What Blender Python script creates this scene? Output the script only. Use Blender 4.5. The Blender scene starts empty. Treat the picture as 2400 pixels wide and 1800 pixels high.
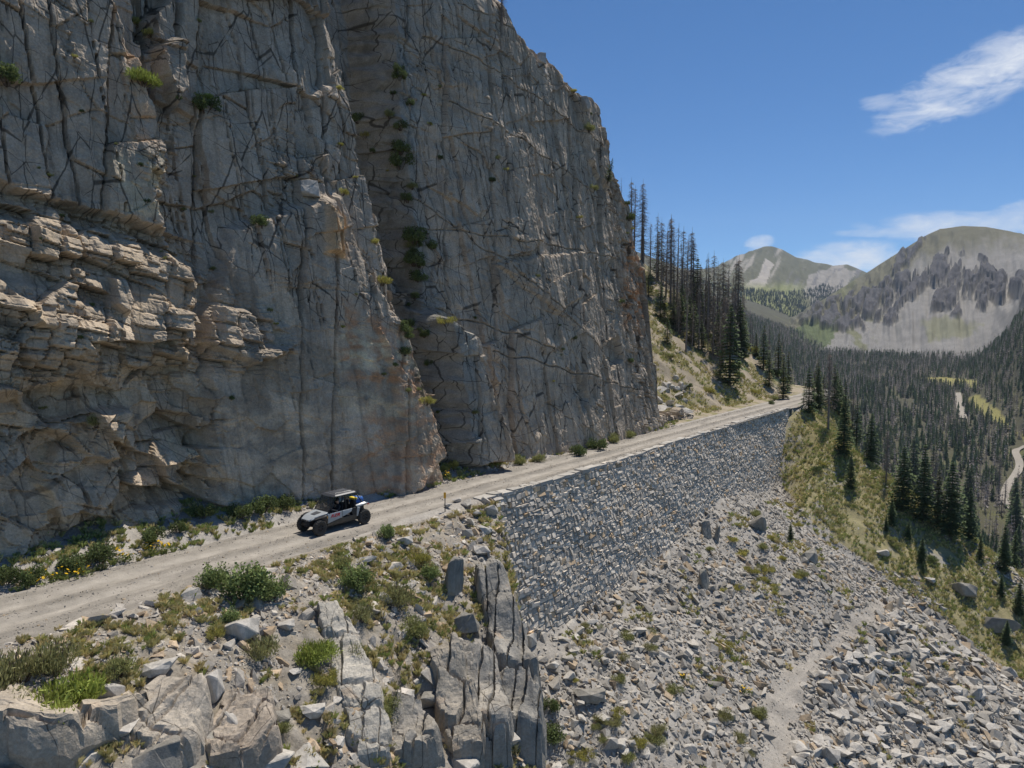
import bpy, bmesh, math, random
import numpy as np
from mathutils import Vector, Matrix
rng = np.random.default_rng(11); random.seed(5)
SC = bpy.context.scene
COL = SC.collection
R = math.radians
# ------------------------------------------------------------------ camera, sky, sun, exposure
F, HOR, CH = 1664.0, 780.0, 11.15              # focal length and horizon row in photo pixels, camera height over the road
PIT = math.atan((900-HOR)/F)
cd = bpy.data.cameras.new('camera'); cam = bpy.data.objects.new('camera', cd); COL.objects.link(cam)
cam.location = (0, 0, CH); cam.rotation_euler = (R(90)-PIT, 0, 0)
cd.sensor_width = 36; cd.lens = 36*F/2400; cd.clip_end = 20000; cd.clip_start = .1
SC.camera = cam
SUN_AZ, SUN_EL = 31.0, 63.0                     # degrees right of the view axis, degrees above the horizon
SC.view_settings.view_transform = 'Standard'; SC.view_settings.look = 'None'
SC.view_settings.exposure = 0.3; SC.view_settings.gamma = 1
sd = bpy.data.lights.new('sun', 'SUN'); so = bpy.data.objects.new('sun', sd); COL.objects.link(so)
sd.energy = 4.3; sd.angle = R(.53); sd.color = (1, .95, .87)
sv = Vector((math.sin(R(SUN_AZ))*math.cos(R(SUN_EL)), math.cos(R(SUN_AZ))*math.cos(R(SUN_EL)), math.sin(R(SUN_EL))))
so.rotation_euler = sv.to_track_quat('Z', 'Y').to_euler()
SC.cycles.max_bounces = 6; SC.cycles.diffuse_bounces = 3; SC.cycles.transparent_max_bounces = 12

D = 2400/2212                                   # photo pixels per pixel of the working view
def ray(xd, yd):
    x = (np.asarray(xd)*D-1200)/F; y = (900-np.asarray(yd)*D)/F
    return np.stack([x, math.cos(PIT)+y*math.sin(PIT), -math.sin(PIT)+y*math.cos(PIT)], -1)
def proj(P):                                    # world -> working-view pixel, depth
    X = P[..., 0]; Y = P[..., 1]; Z = P[..., 2]-CH
    dep = Y*math.cos(PIT)-Z*math.sin(PIT); up = Y*math.sin(PIT)+Z*math.cos(PIT)
    dep2 = np.where(dep > .1, dep, 1e9)
    return (1200+F*X/dep2)/D, (900-F*up/dep2)/D, np.where(dep > .1, dep, -1)
DU = np.array([.60018, .79986]); DN = np.array([.79986, -.60018]); P0 = np.array([-1.863, 47.017])
def uvw(u, v, z):                               # road coordinates -> world
    u, v, z = np.broadcast_arrays(np.asarray(u, float), np.asarray(v, float), np.asarray(z, float))
    return np.stack([P0[0]+u*DU[0]+v*DN[0], P0[1]+u*DU[1]+v*DN[1], z], -1)
CU, CV = float(-P0@DU), float(-P0@DN)
def onplane(xd, yd, v0=-5.8, lean=.147):         # photo point -> (u, z) on the cliff's mean plane
    r = ray(xd, yd); rn = r[..., :2]@DN; ru = r[..., :2]@DU
    t = (v0-lean*CH-CV)/(rn+lean*r[..., 2])
    return CU+ru*t, CH+r[..., 2]*t

w = bpy.data.worlds.new('World'); SC.world = w; w.use_nodes = True
def world():
    nt = w.node_tree; N = nt.nodes; L = nt.links
    bg = N['Background']; sky = N.new('ShaderNodeTexSky'); sky.sky_type = 'NISHITA'; sky.sun_disc = False
    sky.sun_elevation = R(SUN_EL); sky.sun_rotation = R(SUN_AZ); sky.altitude = 3300
    sky.air_density = .9; sky.dust_density = .1; sky.ozone_density = 4.0
    bg.inputs['Strength'].default_value = .095
    tc = N.new('ShaderNodeTexCoord'); sep = N.new('ShaderNodeSeparateXYZ'); L.new(tc.outputs['Generated'], sep.inputs[0])
    def M(op, a, b=None, c=None):
        m = N.new('ShaderNodeMath'); m.operation = op
        for i, q in enumerate((a, b, c)):
            if q is None: continue
            if isinstance(q, (int, float)): m.inputs[i].default_value = q
            else: L.new(q, m.inputs[i])
        return m.outputs[0]
    az = M('ARCTAN2', sep.outputs[0], sep.outputs[1])
    el = M('ARCSINE', sep.outputs[2])
    cmb = N.new('ShaderNodeCombineXYZ'); L.new(az, cmb.inputs[0]); L.new(el, cmb.inputs[1])
    def noise(sx, sy, rot, det=8, dist=.6, rough=.6):
        mp = N.new('ShaderNodeMapping'); mp.inputs['Scale'].default_value = (sx, sy, 1); mp.inputs['Rotation'].default_value = (0, 0, rot)
        L.new(cmb.outputs[0], mp.inputs[0])
        n = N.new('ShaderNodeTexNoise'); n.inputs['Scale'].default_value = 1; n.inputs['Detail'].default_value = det
        n.inputs['Roughness'].default_value = rough; n.inputs['Distortion'].default_value = dist
        L.new(mp.outputs[0], n.inputs[0]); return n.outputs[0]
    n1 = noise(14, 30, -.45); n2 = noise(30, 90, -.25, 6, 1.2)
    tot = None
    # each cloud: photo centre, half length, half thickness (radians), tilt, density
    for (xd, yd, a, b, rot, dens, th) in [(2120, 165, .135, .040, .33, 1.25, .46), (2230, 110, .10, .035, .35, 1.0, .46), (1905, 222, .035, .012, .0, .8, .5),
                                   (1835, 556, .075, .024, .02, 1.1, .40), (1640, 524, .022, .012, .2, .9, .44), (2100, 488, .14, .022, -.05, .95, .44),
                                   (1960, 500, .10, .008, -.03, .7, .45), (2190, 468, .05, .02, .2, .9, .44)]:
        r = ray(xd, yd); r = r/np.linalg.norm(r); A = math.atan2(r[0], r[1]); E_ = math.asin(r[2])
        dx = M('SUBTRACT', az, A); dy = M('SUBTRACT', el, E_)
        c, s = math.cos(rot), math.sin(rot)
        p = M('ADD', M('MULTIPLY', dx, c/a), M('MULTIPLY', dy, s/a)); q = M('ADD', M('MULTIPLY', dx, -s/b), M('MULTIPLY', dy, c/b))
        d2 = M('ADD', M('MULTIPLY', p, p), M('MULTIPLY', q, q))
        m = M('SUBTRACT', 1.0, d2); m = M('MAXIMUM', m, 0.0)
        nn = M('ADD', M('MULTIPLY', n1, .65), M('MULTIPLY', n2, .35))
        k = M('MULTIPLY', M('MAXIMUM', M('SUBTRACT', M('ADD', nn, M('MULTIPLY', m, .30)), th+.10), 0.0), 2.1*dens)
        k = M('MULTIPLY', k, M('MINIMUM', M('MULTIPLY', m, 2.2), 1.0))
        tot = k if tot is None else M('MAXIMUM', tot, k)
    tot = M('MINIMUM', tot, .93)
    mix = N.new('ShaderNodeMix'); mix.data_type = 'RGBA'; hs = N.new('ShaderNodeHueSaturation'); hs.inputs['Saturation'].default_value = 1.22; hs.inputs['Value'].default_value = .96; L.new(sky.outputs[0], hs.inputs['Color'])
    L.new(tot, mix.inputs[0]); L.new(hs.outputs[0], mix.inputs[6])
    mix.inputs[7].default_value = (7.6, 7.8, 8.2, 1)
    L.new(mix.outputs[2], bg.inputs['Color'])
world()

# ------------------------------------------------------------------ numeric helpers
_T = np.random.default_rng(3).random((16, 4096))
def H1(i, k=0):
    i = np.asarray(i).astype(np.int64); return _T[k % 16][(i*7919+k*131+(i >> 7)*613) & 4095]
def H2(i, j, k=0):
    i = np.asarray(i).astype(np.int64); j = np.asarray(j).astype(np.int64)
    return _T[k % 16][(i*2833+j*4517+((i*j) & 255)*97+k*57) & 4095]
def sstep(a, b, x):
    t = np.clip((x-a)/(b-a), 0, 1); return t*t*(3-2*t)
def vn(x, y, k=0):                              # gradient noise, about -1..1
    i = np.floor(x); j = np.floor(y); fx = x-i; fy = y-j
    ux = fx*fx*fx*(fx*(fx*6-15)+10); uy = fy*fy*fy*(fy*(fy*6-15)+10)
    def g(a, b, dx, dy):
        t = H2(a, b, k)*6.28318*2; return np.cos(t)*dx+np.sin(t)*dy
    n00 = g(i, j, fx, fy); n10 = g(i+1, j, fx-1, fy); n01 = g(i, j+1, fx, fy-1); n11 = g(i+1, j+1, fx-1, fy-1)
    return ((n00*(1-ux)+n10*ux)*(1-uy)+(n01*(1-ux)+n11*ux)*uy)*1.5
def fbm(x, y, k=0, o=5, g=.5):
    s = 0; a = 1; f = 1; t = 0
    for q in range(o):
        s = s+a*vn(x*f+q*17.3, y*f-q*9.1, k+q); t += a; a *= g; f *= 2.03
    return s/t
def brick(x, y, k=0, jx=.8, jy=.8):             # irregular rectangular joint cells
    i = np.floor(x); i = np.where(x < i+jx*H1(i, k), i-1, i)
    l = i+jx*H1(i, k); r = i+1+jx*H1(i+1, k)
    y = y+H1(i, k+1)*7.7
    j = np.floor(y); j = np.where(y < j+jy*H2(i, j, k+2), j-1, j)
    b = j+jy*H2(i, j, k+2); t = j+1+jy*H2(i, j+1, k+2)
    return i, j, np.minimum(x-l, r-x), np.minimum(y-b, t-y), (x-l)/(r-l)-.5, (y-b)/(t-b)-.5
def worley(x, y, k=0, jit=.95):
    i0 = np.floor(x); j0 = np.floor(y); f1 = np.full(x.shape, 9.); f2 = f1.copy(); ci = np.zeros(x.shape); cj = ci.copy(); px = ci.copy(); py = ci.copy()
    for a in (-1, 0, 1):
        for b in (-1, 0, 1):
            i = i0+a; j = j0+b; cx = i+.5+jit*(H2(i, j, k)-.5); cy = j+.5+jit*(H2(i, j, k+1)-.5)
            dd = np.hypot(x-cx, y-cy); m = dd < f1
            f2 = np.where(m, f1, np.minimum(f2, dd)); ci = np.where(m, i, ci); cj = np.where(m, j, cj)
            px = np.where(m, x-cx, px); py = np.where(m, y-cy, py); f1 = np.where(m, dd, f1)
    return f1, f2, ci, cj, px, py
def inpoly(x, y, P):
    x = np.asarray(x); y = np.asarray(y); ins = np.zeros(x.shape, bool); n = len(P)
    for a in range(n):
        x1, y1 = P[a]; x2, y2 = P[(a+1) % n]
        if y1 == y2: continue
        ins ^= ((y1 > y) != (y2 > y)) & (x < (x2-x1)*(y-y1)/(y2-y1)+x1)
    return ins
def sdf(x, y, P):                               # signed distance to a polygon, positive inside
    dm = np.full(x.shape, 1e9); n = len(P)
    for a in range(n):
        ax, ay = P[a]; bx, by = P[(a+1) % n]; ex, ey = bx-ax, by-ay
        t = np.clip(((x-ax)*ex+(y-ay)*ey)/(ex*ex+ey*ey+1e-9), 0, 1)
        dm = np.minimum(dm, np.hypot(x-ax-t*ex, y-ay-t*ey))
    return np.where(inpoly(x, y, P), dm, -dm)

# ------------------------------------------------------------------ object helpers
def link(o, parent=None):
    COL.objects.link(o)
    if parent is not None: o.parent = parent
    return o
def mesh_np(name, V, Fs, mats, mi=None, col=None, smooth=False, parent=None, add=True):
    if not isinstance(Fs, list): Fs = [Fs]
    Fs = [np.asarray(f, np.int32) for f in Fs if len(f)]
    V = np.asarray(V, np.float32)
    me = bpy.data.meshes.new(name); me.vertices.add(len(V)); me.vertices.foreach_set('co', V.ravel())
    sizes = np.concatenate([np.full(len(f), f.shape[1], np.int32) for f in Fs]); lv = np.concatenate([f.ravel() for f in Fs])
    me.loops.add(len(lv)); me.loops.foreach_set('vertex_index', lv)
    me.polygons.add(len(sizes)); me.polygons.foreach_set('loop_start', np.concatenate([[0], np.cumsum(sizes)[:-1]]).astype(np.int32))
    me.polygons.foreach_set('use_smooth', np.full(len(sizes), bool(smooth)))
    for m in (mats if isinstance(mats, (list, tuple)) else [mats]): me.materials.append(m)
    if mi is not None: me.polygons.foreach_set('material_index', np.asarray(mi, np.int32))
    if col is not None:
        at = me.color_attributes.new('Col', 'FLOAT_COLOR', 'POINT'); c = np.ones((len(V), 4), np.float32); c[:, :np.shape(col)[-1]] = col
        at.data.foreach_set('color', c.ravel())
    me.update(); me.validate()
    if not add: return me
    return link(bpy.data.objects.new(name, me), parent)
def grid_faces(nr, nc):
    a = np.arange(nr*nc).reshape(nr, nc)
    return np.stack([a[:-1, :-1], a[:-1, 1:], a[1:, 1:], a[1:, :-1]], -1).reshape(-1, 4)
def tag(o, label=None, cat=None, group=None, kind=None):
    if label: o['label'] = label
    if cat: o['category'] = cat
    if group: o['group'] = group
    if kind: o['kind'] = kind
    return o
def empty(name, loc=(0, 0, 0), rz=0, s=1):
    o = bpy.data.objects.new(name, None); COL.objects.link(o); o.location = loc; o.rotation_euler = (0, 0, rz); o.scale = (s, s, s); o.empty_display_size = .2
    return o
def copy_tree(o, parent=None):
    c = o.copy(); link(c, parent)
    for ch in o.children: copy_tree(ch, c)
    return c

# ------------------------------------------------------------------ materials
def new_mat(name):
    m = bpy.data.materials.new(name); m.use_nodes = True
    return m, m.node_tree.nodes, m.node_tree.links, m.node_tree.nodes['Principled BSDF']
def mat(name, rgb, rough=.8, spec=.3, metal=0, var=.12, scale=6, bump=0, bscale=20, attr=False, hue=None, trans=0, detail=5):
    m, N, L, b = new_mat(name)
    b.inputs['Roughness'].default_value = rough; b.inputs['Metallic'].default_value = metal
    b.inputs['Specular IOR Level'].default_value = spec
    tc = N.new('ShaderNodeTexCoord')
    n = N.new('ShaderNodeTexNoise'); n.inputs['Scale'].default_value = scale; n.inputs['Detail'].default_value = detail; n.inputs['Roughness'].default_value = .62
    L.new(tc.outputs['Object'], n.inputs['Vector'])
    mr = N.new('ShaderNodeMapRange'); mr.inputs[1].default_value = .3; mr.inputs[2].default_value = .7; mr.inputs[3].default_value = 1-var; mr.inputs[4].default_value = 1+var
    L.new(n.outputs[0], mr.inputs[0])
    if attr:
        at = N.new('ShaderNodeAttribute'); at.attribute_name = 'Col'; src = at.outputs['Color']
    else:
        rg = N.new('ShaderNodeRGB'); rg.outputs[0].default_value = (*rgb, 1); src = rg.outputs[0]
    if hue is not None:
        n2 = N.new('ShaderNodeTexNoise'); n2.inputs['Scale'].default_value = scale*.23; n2.inputs['Detail'].default_value = 4
        L.new(tc.outputs['Object'], n2.inputs['Vector'])
        m2 = N.new('ShaderNodeMapRange'); m2.inputs[1].default_value = .45; m2.inputs[2].default_value = .68; L.new(n2.outputs[0], m2.inputs[0])
        mx2 = N.new('ShaderNodeMix'); mx2.data_type = 'RGBA'; mx2.blend_type = 'MULTIPLY'; L.new(m2.outputs[0], mx2.inputs[0]); L.new(src, mx2.inputs[6]); mx2.inputs[7].default_value = (*hue, 1)
        src = mx2.outputs[2]
    mx = N.new('ShaderNodeVectorMath'); mx.operation = 'SCALE'; L.new(src, mx.inputs[0]); L.new(mr.outputs[0], mx.inputs['Scale'])
    L.new(mx.outputs[0], b.inputs['Base Color'])
    if trans:
        b.inputs['Subsurface Weight'].default_value = 0
        tr = N.new('ShaderNodeBsdfTranslucent'); L.new(mx.outputs[0], tr.inputs[0]); ms = N.new('ShaderNodeMixShader'); ms.inputs[0].default_value = trans
        L.new(b.outputs[0], ms.inputs[1]); L.new(tr.outputs[0], ms.inputs[2]); L.new(ms.outputs[0], N['Material Output'].inputs[0])
    if bump:
        nb = N.new('ShaderNodeTexNoise'); nb.inputs['Scale'].default_value = bscale; nb.inputs['Detail'].default_value = 6; nb.inputs['Roughness'].default_value = .65
        L.new(tc.outputs['Object'], nb.inputs['Vector'])
        bp = N.new('ShaderNodeBump'); bp.inputs['Strength'].default_value = 1; bp.inputs['Distance'].default_value = bump
        L.new(nb.outputs[0], bp.inputs['Height']); L.new(bp.outputs[0], b.inputs['Normal'])
    return m
def rock_mat(name, var=.22, sc=1.4, bump=.05, speck=.14, stain=None):
    """granite: vertex colour times broad mottling, fine grain, dark lichen specks, bump"""
    m = mat(name, (1, 1, 1), .92, .15, 0, var, sc, 0, 1, True, stain, detail=9)
    N = m.node_tree.nodes; L = m.node_tree.links; b = N['Principled BSDF']
    tc = N.new('ShaderNodeTexCoord'); src = b.inputs['Base Color'].links[0].from_socket
    g = N.new('ShaderNodeTexNoise'); g.inputs['Scale'].default_value = 9; g.inputs['Detail'].default_value = 5; g.inputs['Roughness'].default_value = .75
    L.new(tc.outputs['Object'], g.inputs['Vector'])
    mr = N.new('ShaderNodeMapRange'); mr.inputs[1].default_value = .32; mr.inputs[2].default_value = .68; mr.inputs[3].default_value = 1-speck*1.3; mr.inputs[4].default_value = 1+speck
    L.new(g.outputs[0], mr.inputs[0])
    sc_ = N.new('ShaderNodeVectorMath'); sc_.operation = 'SCALE'; L.new(src, sc_.inputs[0]); L.new(mr.outputs[0], sc_.inputs['Scale'])
    L.new(sc_.outputs[0], b.inputs['Base Color'])
    nb = N.new('ShaderNodeTexNoise'); nb.inputs['Scale'].default_value = 3.2; nb.inputs['Detail'].default_value = 9; nb.inputs['Roughness'].default_value = .68
    L.new(tc.outputs['Object'], nb.inputs['Vector'])
    bp = N.new('ShaderNodeBump'); bp.inputs['Strength'].default_value = 1; bp.inputs['Distance'].default_value = bump
    L.new(nb.outputs[0], bp.inputs['Height']); L.new(bp.outputs[0], b.inputs['Normal'])
    return m
def joints(m, specs, flat=True, warp=.35):
    """fine soil-filled joints: thin dark lines of warped, stretched cells, broken up by noise"""
    N = m.node_tree.nodes; L = m.node_tree.links; b = N['Principled BSDF']; src = b.inputs['Base Color'].links[0].from_socket
    tc = N.new('ShaderNodeTexCoord'); wn = N.new('ShaderNodeTexNoise'); wn.inputs['Scale'].default_value = .5; wn.inputs['Detail'].default_value = 5; L.new(tc.outputs['Object'], wn.inputs['Vector'])
    ws = N.new('ShaderNodeVectorMath'); ws.operation = 'MULTIPLY_ADD'; L.new(wn.outputs['Color'], ws.inputs[0]); ws.inputs[1].default_value = (warp, warp, warp); L.new(tc.outputs['Object'], ws.inputs[2])
    hgt = None
    for (sx, sz, rot, wd, cov, dark, seed) in specs:
        mp = N.new('ShaderNodeMapping'); mp.inputs['Rotation'].default_value = rot; mp.inputs['Scale'].default_value = (sx, sx, sz); mp.inputs['Location'].default_value = (seed, seed*2, 0); L.new(ws.outputs[0], mp.inputs[0])
        v = N.new('ShaderNodeTexVoronoi'); v.feature = 'DISTANCE_TO_EDGE'; v.inputs['Scale'].default_value = 1
        if flat:                                    # joints stand square to the face: cells laid out along the face and up it
            dt = N.new('ShaderNodeVectorMath'); dt.operation = 'DOT_PRODUCT'; dt.inputs[1].default_value = (.60018, .79986, 0); L.new(ws.outputs[0], dt.inputs[0])
            sp = N.new('ShaderNodeSeparateXYZ'); L.new(ws.outputs[0], sp.inputs[0]); cb = N.new('ShaderNodeCombineXYZ'); L.new(dt.outputs['Value'], cb.inputs[0]); L.new(sp.outputs[2], cb.inputs[1])
            m2 = N.new('ShaderNodeMapping'); m2.inputs['Rotation'].default_value = (0, 0, rot[1]); m2.inputs['Location'].default_value = (seed, seed*2, 0); L.new(cb.outputs[0], m2.inputs[0])
            m3 = N.new('ShaderNodeMapping'); m3.inputs['Scale'].default_value = (sx, sz, 1); L.new(m2.outputs[0], m3.inputs[0])
            v.voronoi_dimensions = '2D'; L.new(m3.outputs[0], v.inputs['Vector'])
        else: L.new(mp.outputs[0], v.inputs['Vector'])
        n = N.new('ShaderNodeTexNoise'); n.inputs['Scale'].default_value = .35; n.inputs['Detail'].default_value = 4; ma = N.new('ShaderNodeMapping'); ma.inputs['Location'].default_value = (seed*3, 5, seed); L.new(tc.outputs['Object'], ma.inputs[0]); L.new(ma.outputs[0], n.inputs['Vector'])
        mk = N.new('ShaderNodeMapRange'); mk.inputs[1].default_value = cov-.06; mk.inputs[2].default_value = cov+.08; mk.inputs[3].default_value = 0; mk.inputs[4].default_value = wd; L.new(n.outputs[0], mk.inputs[0])
        q = N.new('ShaderNodeMath'); q.operation = 'DIVIDE'; L.new(v.outputs['Distance'], q.inputs[0]); ad = N.new('ShaderNodeMath'); ad.operation = 'ADD'; ad.inputs[1].default_value = .0008; L.new(mk.outputs[0], ad.inputs[0]); L.new(ad.outputs[0], q.inputs[1])
        mr = N.new('ShaderNodeMapRange'); mr.interpolation_type = 'SMOOTHSTEP'; mr.inputs[1].default_value = .4; mr.inputs[2].default_value = 1.2; mr.inputs[3].default_value = dark; mr.inputs[4].default_value = 0; L.new(q.outputs[0], mr.inputs[0])
        al = N.new('ShaderNodeAttribute'); al.attribute_name = 'Col'; mm = N.new('ShaderNodeMath'); mm.operation = 'MULTIPLY'; L.new(mr.outputs[0], mm.inputs[0]); L.new(al.outputs['Alpha'], mm.inputs[1])
        mx = N.new('ShaderNodeMix'); mx.data_type = 'RGBA'; L.new(mm.outputs[0], mx.inputs[0]); L.new(src, mx.inputs[6]); mx.inputs[7].default_value = (.04, .034, .027, 1); src = mx.outputs[2]
    L.new(src, b.inputs['Base Color'])
M_cliff = rock_mat('granite cliff', .26, .55, .13, .2)
joints(M_cliff, [(.60, .13, (0, .05, 0), .021, .45, .75, 0), (1.35, .36, (.0, -.08, 0), .030, .53, .7, 7), (.20, .50, (.3, .38, 0), .012, .52, .68, 13)])
M_rock = rock_mat('broken granite', .2, 1.1, .06, .18); M_outcrop = rock_mat('bedrock', .24, .9, .09, .2); joints(M_outcrop, [(.55, .25, (.3, .2, 0), .010, .52, .7, 3)], False, .15)
M_wall = rock_mat('wall stone', .12, 1.6, .035, .12)
M_ground = rock_mat('slope ground', .2, .8, .08, .2)
M_mount = rock_mat('mountain ground', .14, .02, .6, .05)
M_road = mat('road dirt', (1, 1, 1), .95, .1, 0, .16, 1.3, .03, 9, True)
M_leaf = mat('leaf', (1, 1, 1), .75, .2, 0, .2, 5, 0, 1, True, None, .3)
M_needle = mat('spruce needles', (1, 1, 1), .8, .15, 0, .18, 1.2, 0, 1, True, None, .3)
M_dead = mat('dead wood', (.235, .20, .175), .9, .1, 0, .25, 1.5)
M_bark = mat('bark', (.12, .09, .07), .95, .1, 0, .25, 4)
M_straw = mat('grass', (1, 1, 1), .85, .15, 0, .2, 3, 0, 1, True, None, .3)
M_petal = mat('yellow petals', (.80, .50, .02), .7, .2, 0, .1, 5, 0, 1, False, None, .3)

# ------------------------------------------------------------------ near terrain (road coordinates u along, v out towards the valley)
def gbend(u): return np.maximum(0, u-98)**2/45.
def spl(x, k=.3): return np.log1p(np.exp(np.clip(x*k, -40, 40)))/k
def road_edge(u): return .15+.35*vn(u*.35, u*0+3.1, 9)+.18*vn(u*1.3, u*0+8.1, 8)+.75*sstep(-14, -26, u)-1.0*sstep(-9.5, -6, u)*sstep(1, -1.5, u)
def ub(v): return 1.2-1.02*np.maximum(v-.3, 0)
def Zt(u, v):
    u = np.asarray(u, float); v = np.asarray(v, float); vp = v+gbend(u)
    n1 = fbm(u*.12, v*.12, 1, 4); n2 = fbm(u*.45, v*.45, 5, 4); n3 = fbm(u*1.7, v*1.7, 9, 3)
    zb = np.interp(u, [-20, -5, 2, 12, 24, 32, 40, 48, 56, 63, 72], [-14, -11.5, -9.7, -9.3, -9.3, -8.6, -7.4, -8.3, -9.2, -9.8, -10])
    tal = zb-.60*(v-1.6)+.9*n1+.22*n2+.08*n3
    uc = 73-.12*np.clip(v, 0, 60)
    gr = -.66*np.maximum(vp-.2, 0)-(.42+.55*(1-sstep(.5, 7, vp)))*spl(uc-u-2, .6)-.62*spl(u-uc-3, .6)*sstep(0, 9, vp)+.5*n1+.25*n2
    dn_w = np.maximum(tal, gr)
    dn = np.where(u < 73, dn_w, gr)
    # knoll below the near road
    wv = np.maximum(vp-np.maximum(road_edge(u), -.6), 0)
    i, j, bx, by, lx, ly = brick((u*.8+v*.6)*.42+.2*n2, (-u*.6+v*.8)*.42+.2*n3, 21)
    step = (H2(i, j, 4)-.5)*1.1+lx*(H2(i, j, 5)-.5)*.9-.5*sstep(.12, .0, np.minimum(bx, by))
    kn = -(.22*wv+.036*wv**2)+(.55*n1+.35*n2+.13*n3+step*.55*sstep(3.5, 8, wv))*sstep(.1, 2.5, wv)
    t = sstep(-.2, 1.3, u-ub(v)+.5*n2)
    down = kn*(1-t)+np.where(u < 2, np.minimum(tal, -3), dn)*t
    # uphill side
    base = np.maximum(-vp-5.3, 0)
    hl = .82*np.maximum(-vp-7.6-2.2*sstep(42, 50, u)*sstep(66, 58, u), 0)+1.6*n1*sstep(-9, -14, vp)+.35*n2+.1*n3
    ap = np.minimum(.42*base, 1.3+.2*base)*(.75+.5*n1)+.12*n2+.05*n3
    hw = sstep(37, 44, u); upz = (ap*(1-hw)+np.maximum(hl, .1*base)*hw)*sstep(0, .8, base)
    z = np.where(vp > -2.5, np.where(wv > 0, down, 0), np.where(base > 0, upz, 0))
    z = np.where((u >= .6) & (u <= 72) & (v > -1.1), dn_w*sstep(-1.1, -.8, v)+(1-sstep(-1.1, -.8, v))*-.3, z)
    return z-.07*sstep(-6.2, -5.9, vp)*(1-sstep(-.5, .0, vp-np.maximum(road_edge(u), -.6)))
def axis(*seg):
    out = []
    for a, b, s in seg: out.append(np.arange(a, b, s))
    return np.concatenate(out)
gu = axis((-75, -36, 1.), (-36, 9, .13), (9, 74, .28), (74, 130, .6), (130, 260, 4))
gv = axis((-150, -40, 3.), (-40, -9, .45), (-9, -5, .2), (-5, 16, .125), (16, 36, .3), (36, 60, .8), (60, 130, 3))
U, V = np.meshgrid(gu, gv); ZT = Zt(U, V)
TW = uvw(U, V, ZT); TX, TY, TD = proj(TW)
def on_poly(P, px=None, py=None): return inpoly(TX if px is None else px, TY if py is None else py, P)
GRASS = [(1700, 880), (1770, 905), (1860, 1010), (2010, 1130), (2220, 1330), (2220, 1480), (2090, 1390), (1990, 1250), (1870, 1215), (1760, 1130), (1690, 1050)]
HILLG = [(1415, 610), (1600, 690), (1745, 800), (1740, 870), (1620, 890), (1480, 880), (1440, 760)]
TRAIL = [(1620, 1675), (1655, 1580), (1640, 1520), (1690, 1445), (1770, 1390), (1850, 1320), (1925, 1275), (1950, 1290), (1900, 1335), (1810, 1410), (1740, 1470), (1720, 1540), (1725, 1600), (1700, 1675)]
def is_spur(u, v, z): return (z > np.interp(u, [40, 48, 56, 63, 72], [-6.6, -7.5, -8.3, -8.7, -8.9])-.60*(v-1.6)+.9*fbm(u*.12, v*.12, 1, 4)) & (u > 44)
def terr_color(u, v, z, px, py):
    n = fbm(u*.3, v*.3, 3, 4); m = fbm(u*1.1, v*1.1, 7, 4)
    c = np.empty(u.shape+(3,)); c[:] = (.355, .325, .285)
    c *= (1+.18*m)[..., None]
    spur = is_spur(u, v, z)
    def put(mask, rgb): c[...] = c*(1-mask[..., None])+np.array(rgb)*mask[..., None]
    kn = (u < ub(v)+.5) & (v > 0)
    put(kn*(.45+.5*sstep(-.25, .25, m)), (.27, .23, .175))
    put(kn*sstep(.12, .4, n+.4*m)*.8, (.20, .175, .085))
    g = inpoly(px, py, GRASS) | (spur & (v > 1.2)); put(g*sstep(-.6, -.05, n+.5*m)*.9, (.31, .265, .13)); put(g*sstep(.1, .5, m)*.5, (.14, .15, .05))
    h = (v < -6) & (u > 38); put(h*.85, (.33, .27, .19)); put(h*sstep(-.1, .3, n+.5*m)*.9, (.20, .18, .075))
    put(((u > 66) & (v+gbend(u) > 1.0))*sstep(-.7, -.1, n+.5*m)*.9, (.235, .20, .095)); put(((u > 82-.12*np.clip(v, 0, 60)) & (v+gbend(u) > 3))*.9, (.14, .13, .06))
    put(sstep(-14, 10, sdf(px, py, TRAIL)+14*m)*.45, (.36, .315, .26))
    return c
mesh_np('hillside_ground', TW.reshape(-1, 3), grid_faces(*U.shape), M_ground, col=terr_color(U, V, ZT, TX, TY).reshape(-1, 3), smooth=True)['kind'] = 'structure'

def hit_terr(xd, yd, r=7):                      # the visible terrain point under a photo point
    m = (np.abs(TX-xd) < r) & (np.abs(TY-yd) < r) & (TD > 0)
    k = np.flatnonzero(m)
    if not len(k): return hit_terr(xd, yd, r*2) if r < 100 else None
    dd = TD.ravel()[k]; near = k[dd < dd.min()*1.04+.5]
    q = near[np.argmin((TX.ravel()[near]-xd)**2+(TY.ravel()[near]-yd)**2)]
    return TW.reshape(-1, 3)[q], U.ravel()[q], V.ravel()[q], TD.ravel()[q]

# dirt road: crown, two wheel tracks, loose gravel windrows, ragged edges
def Zroad(u, v):
    vp = v+gbend(u); e = np.minimum(sstep(-5.75, -5.2, vp+.2*vn(u*.8, v*.8, 4)), np.where(u < 1, 1-sstep(-.45, .12, vp-np.maximum(road_edge(u), -.8)), 1))
    rut = np.exp(-((vp+1.75)/.42)**2)+np.exp(-((vp+3.55)/.42)**2)
    berm = np.exp(-((vp+2.65)/.3)**2)+.8*np.exp(-((vp+.75)/.3)**2)+.7*np.exp(-((vp+4.6)/.3)**2)
    return -.12*(1-e)+(.012-.06*rut+.05*berm*(.6+.6*vn(u*.9, v*2, 6))+.03*fbm(u*1.5, v*2.5, 2, 4))*e
ru = axis((-60, 10, .2), (10, 75, .3), (75, 110, .5)); rv = np.linspace(-6.0, 1.4, 60)
RU, RV = np.meshgrid(ru, np.linspace(0, 1, 64)); VM = np.where(RU < 1, np.maximum(road_edge(RU), -.8)+.15, -.15+.5*sstep(70, 74, RU)); RV = -6.0+RV*(VM+6.0); RV2 = RV-gbend(RU)
vp = RV
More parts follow.
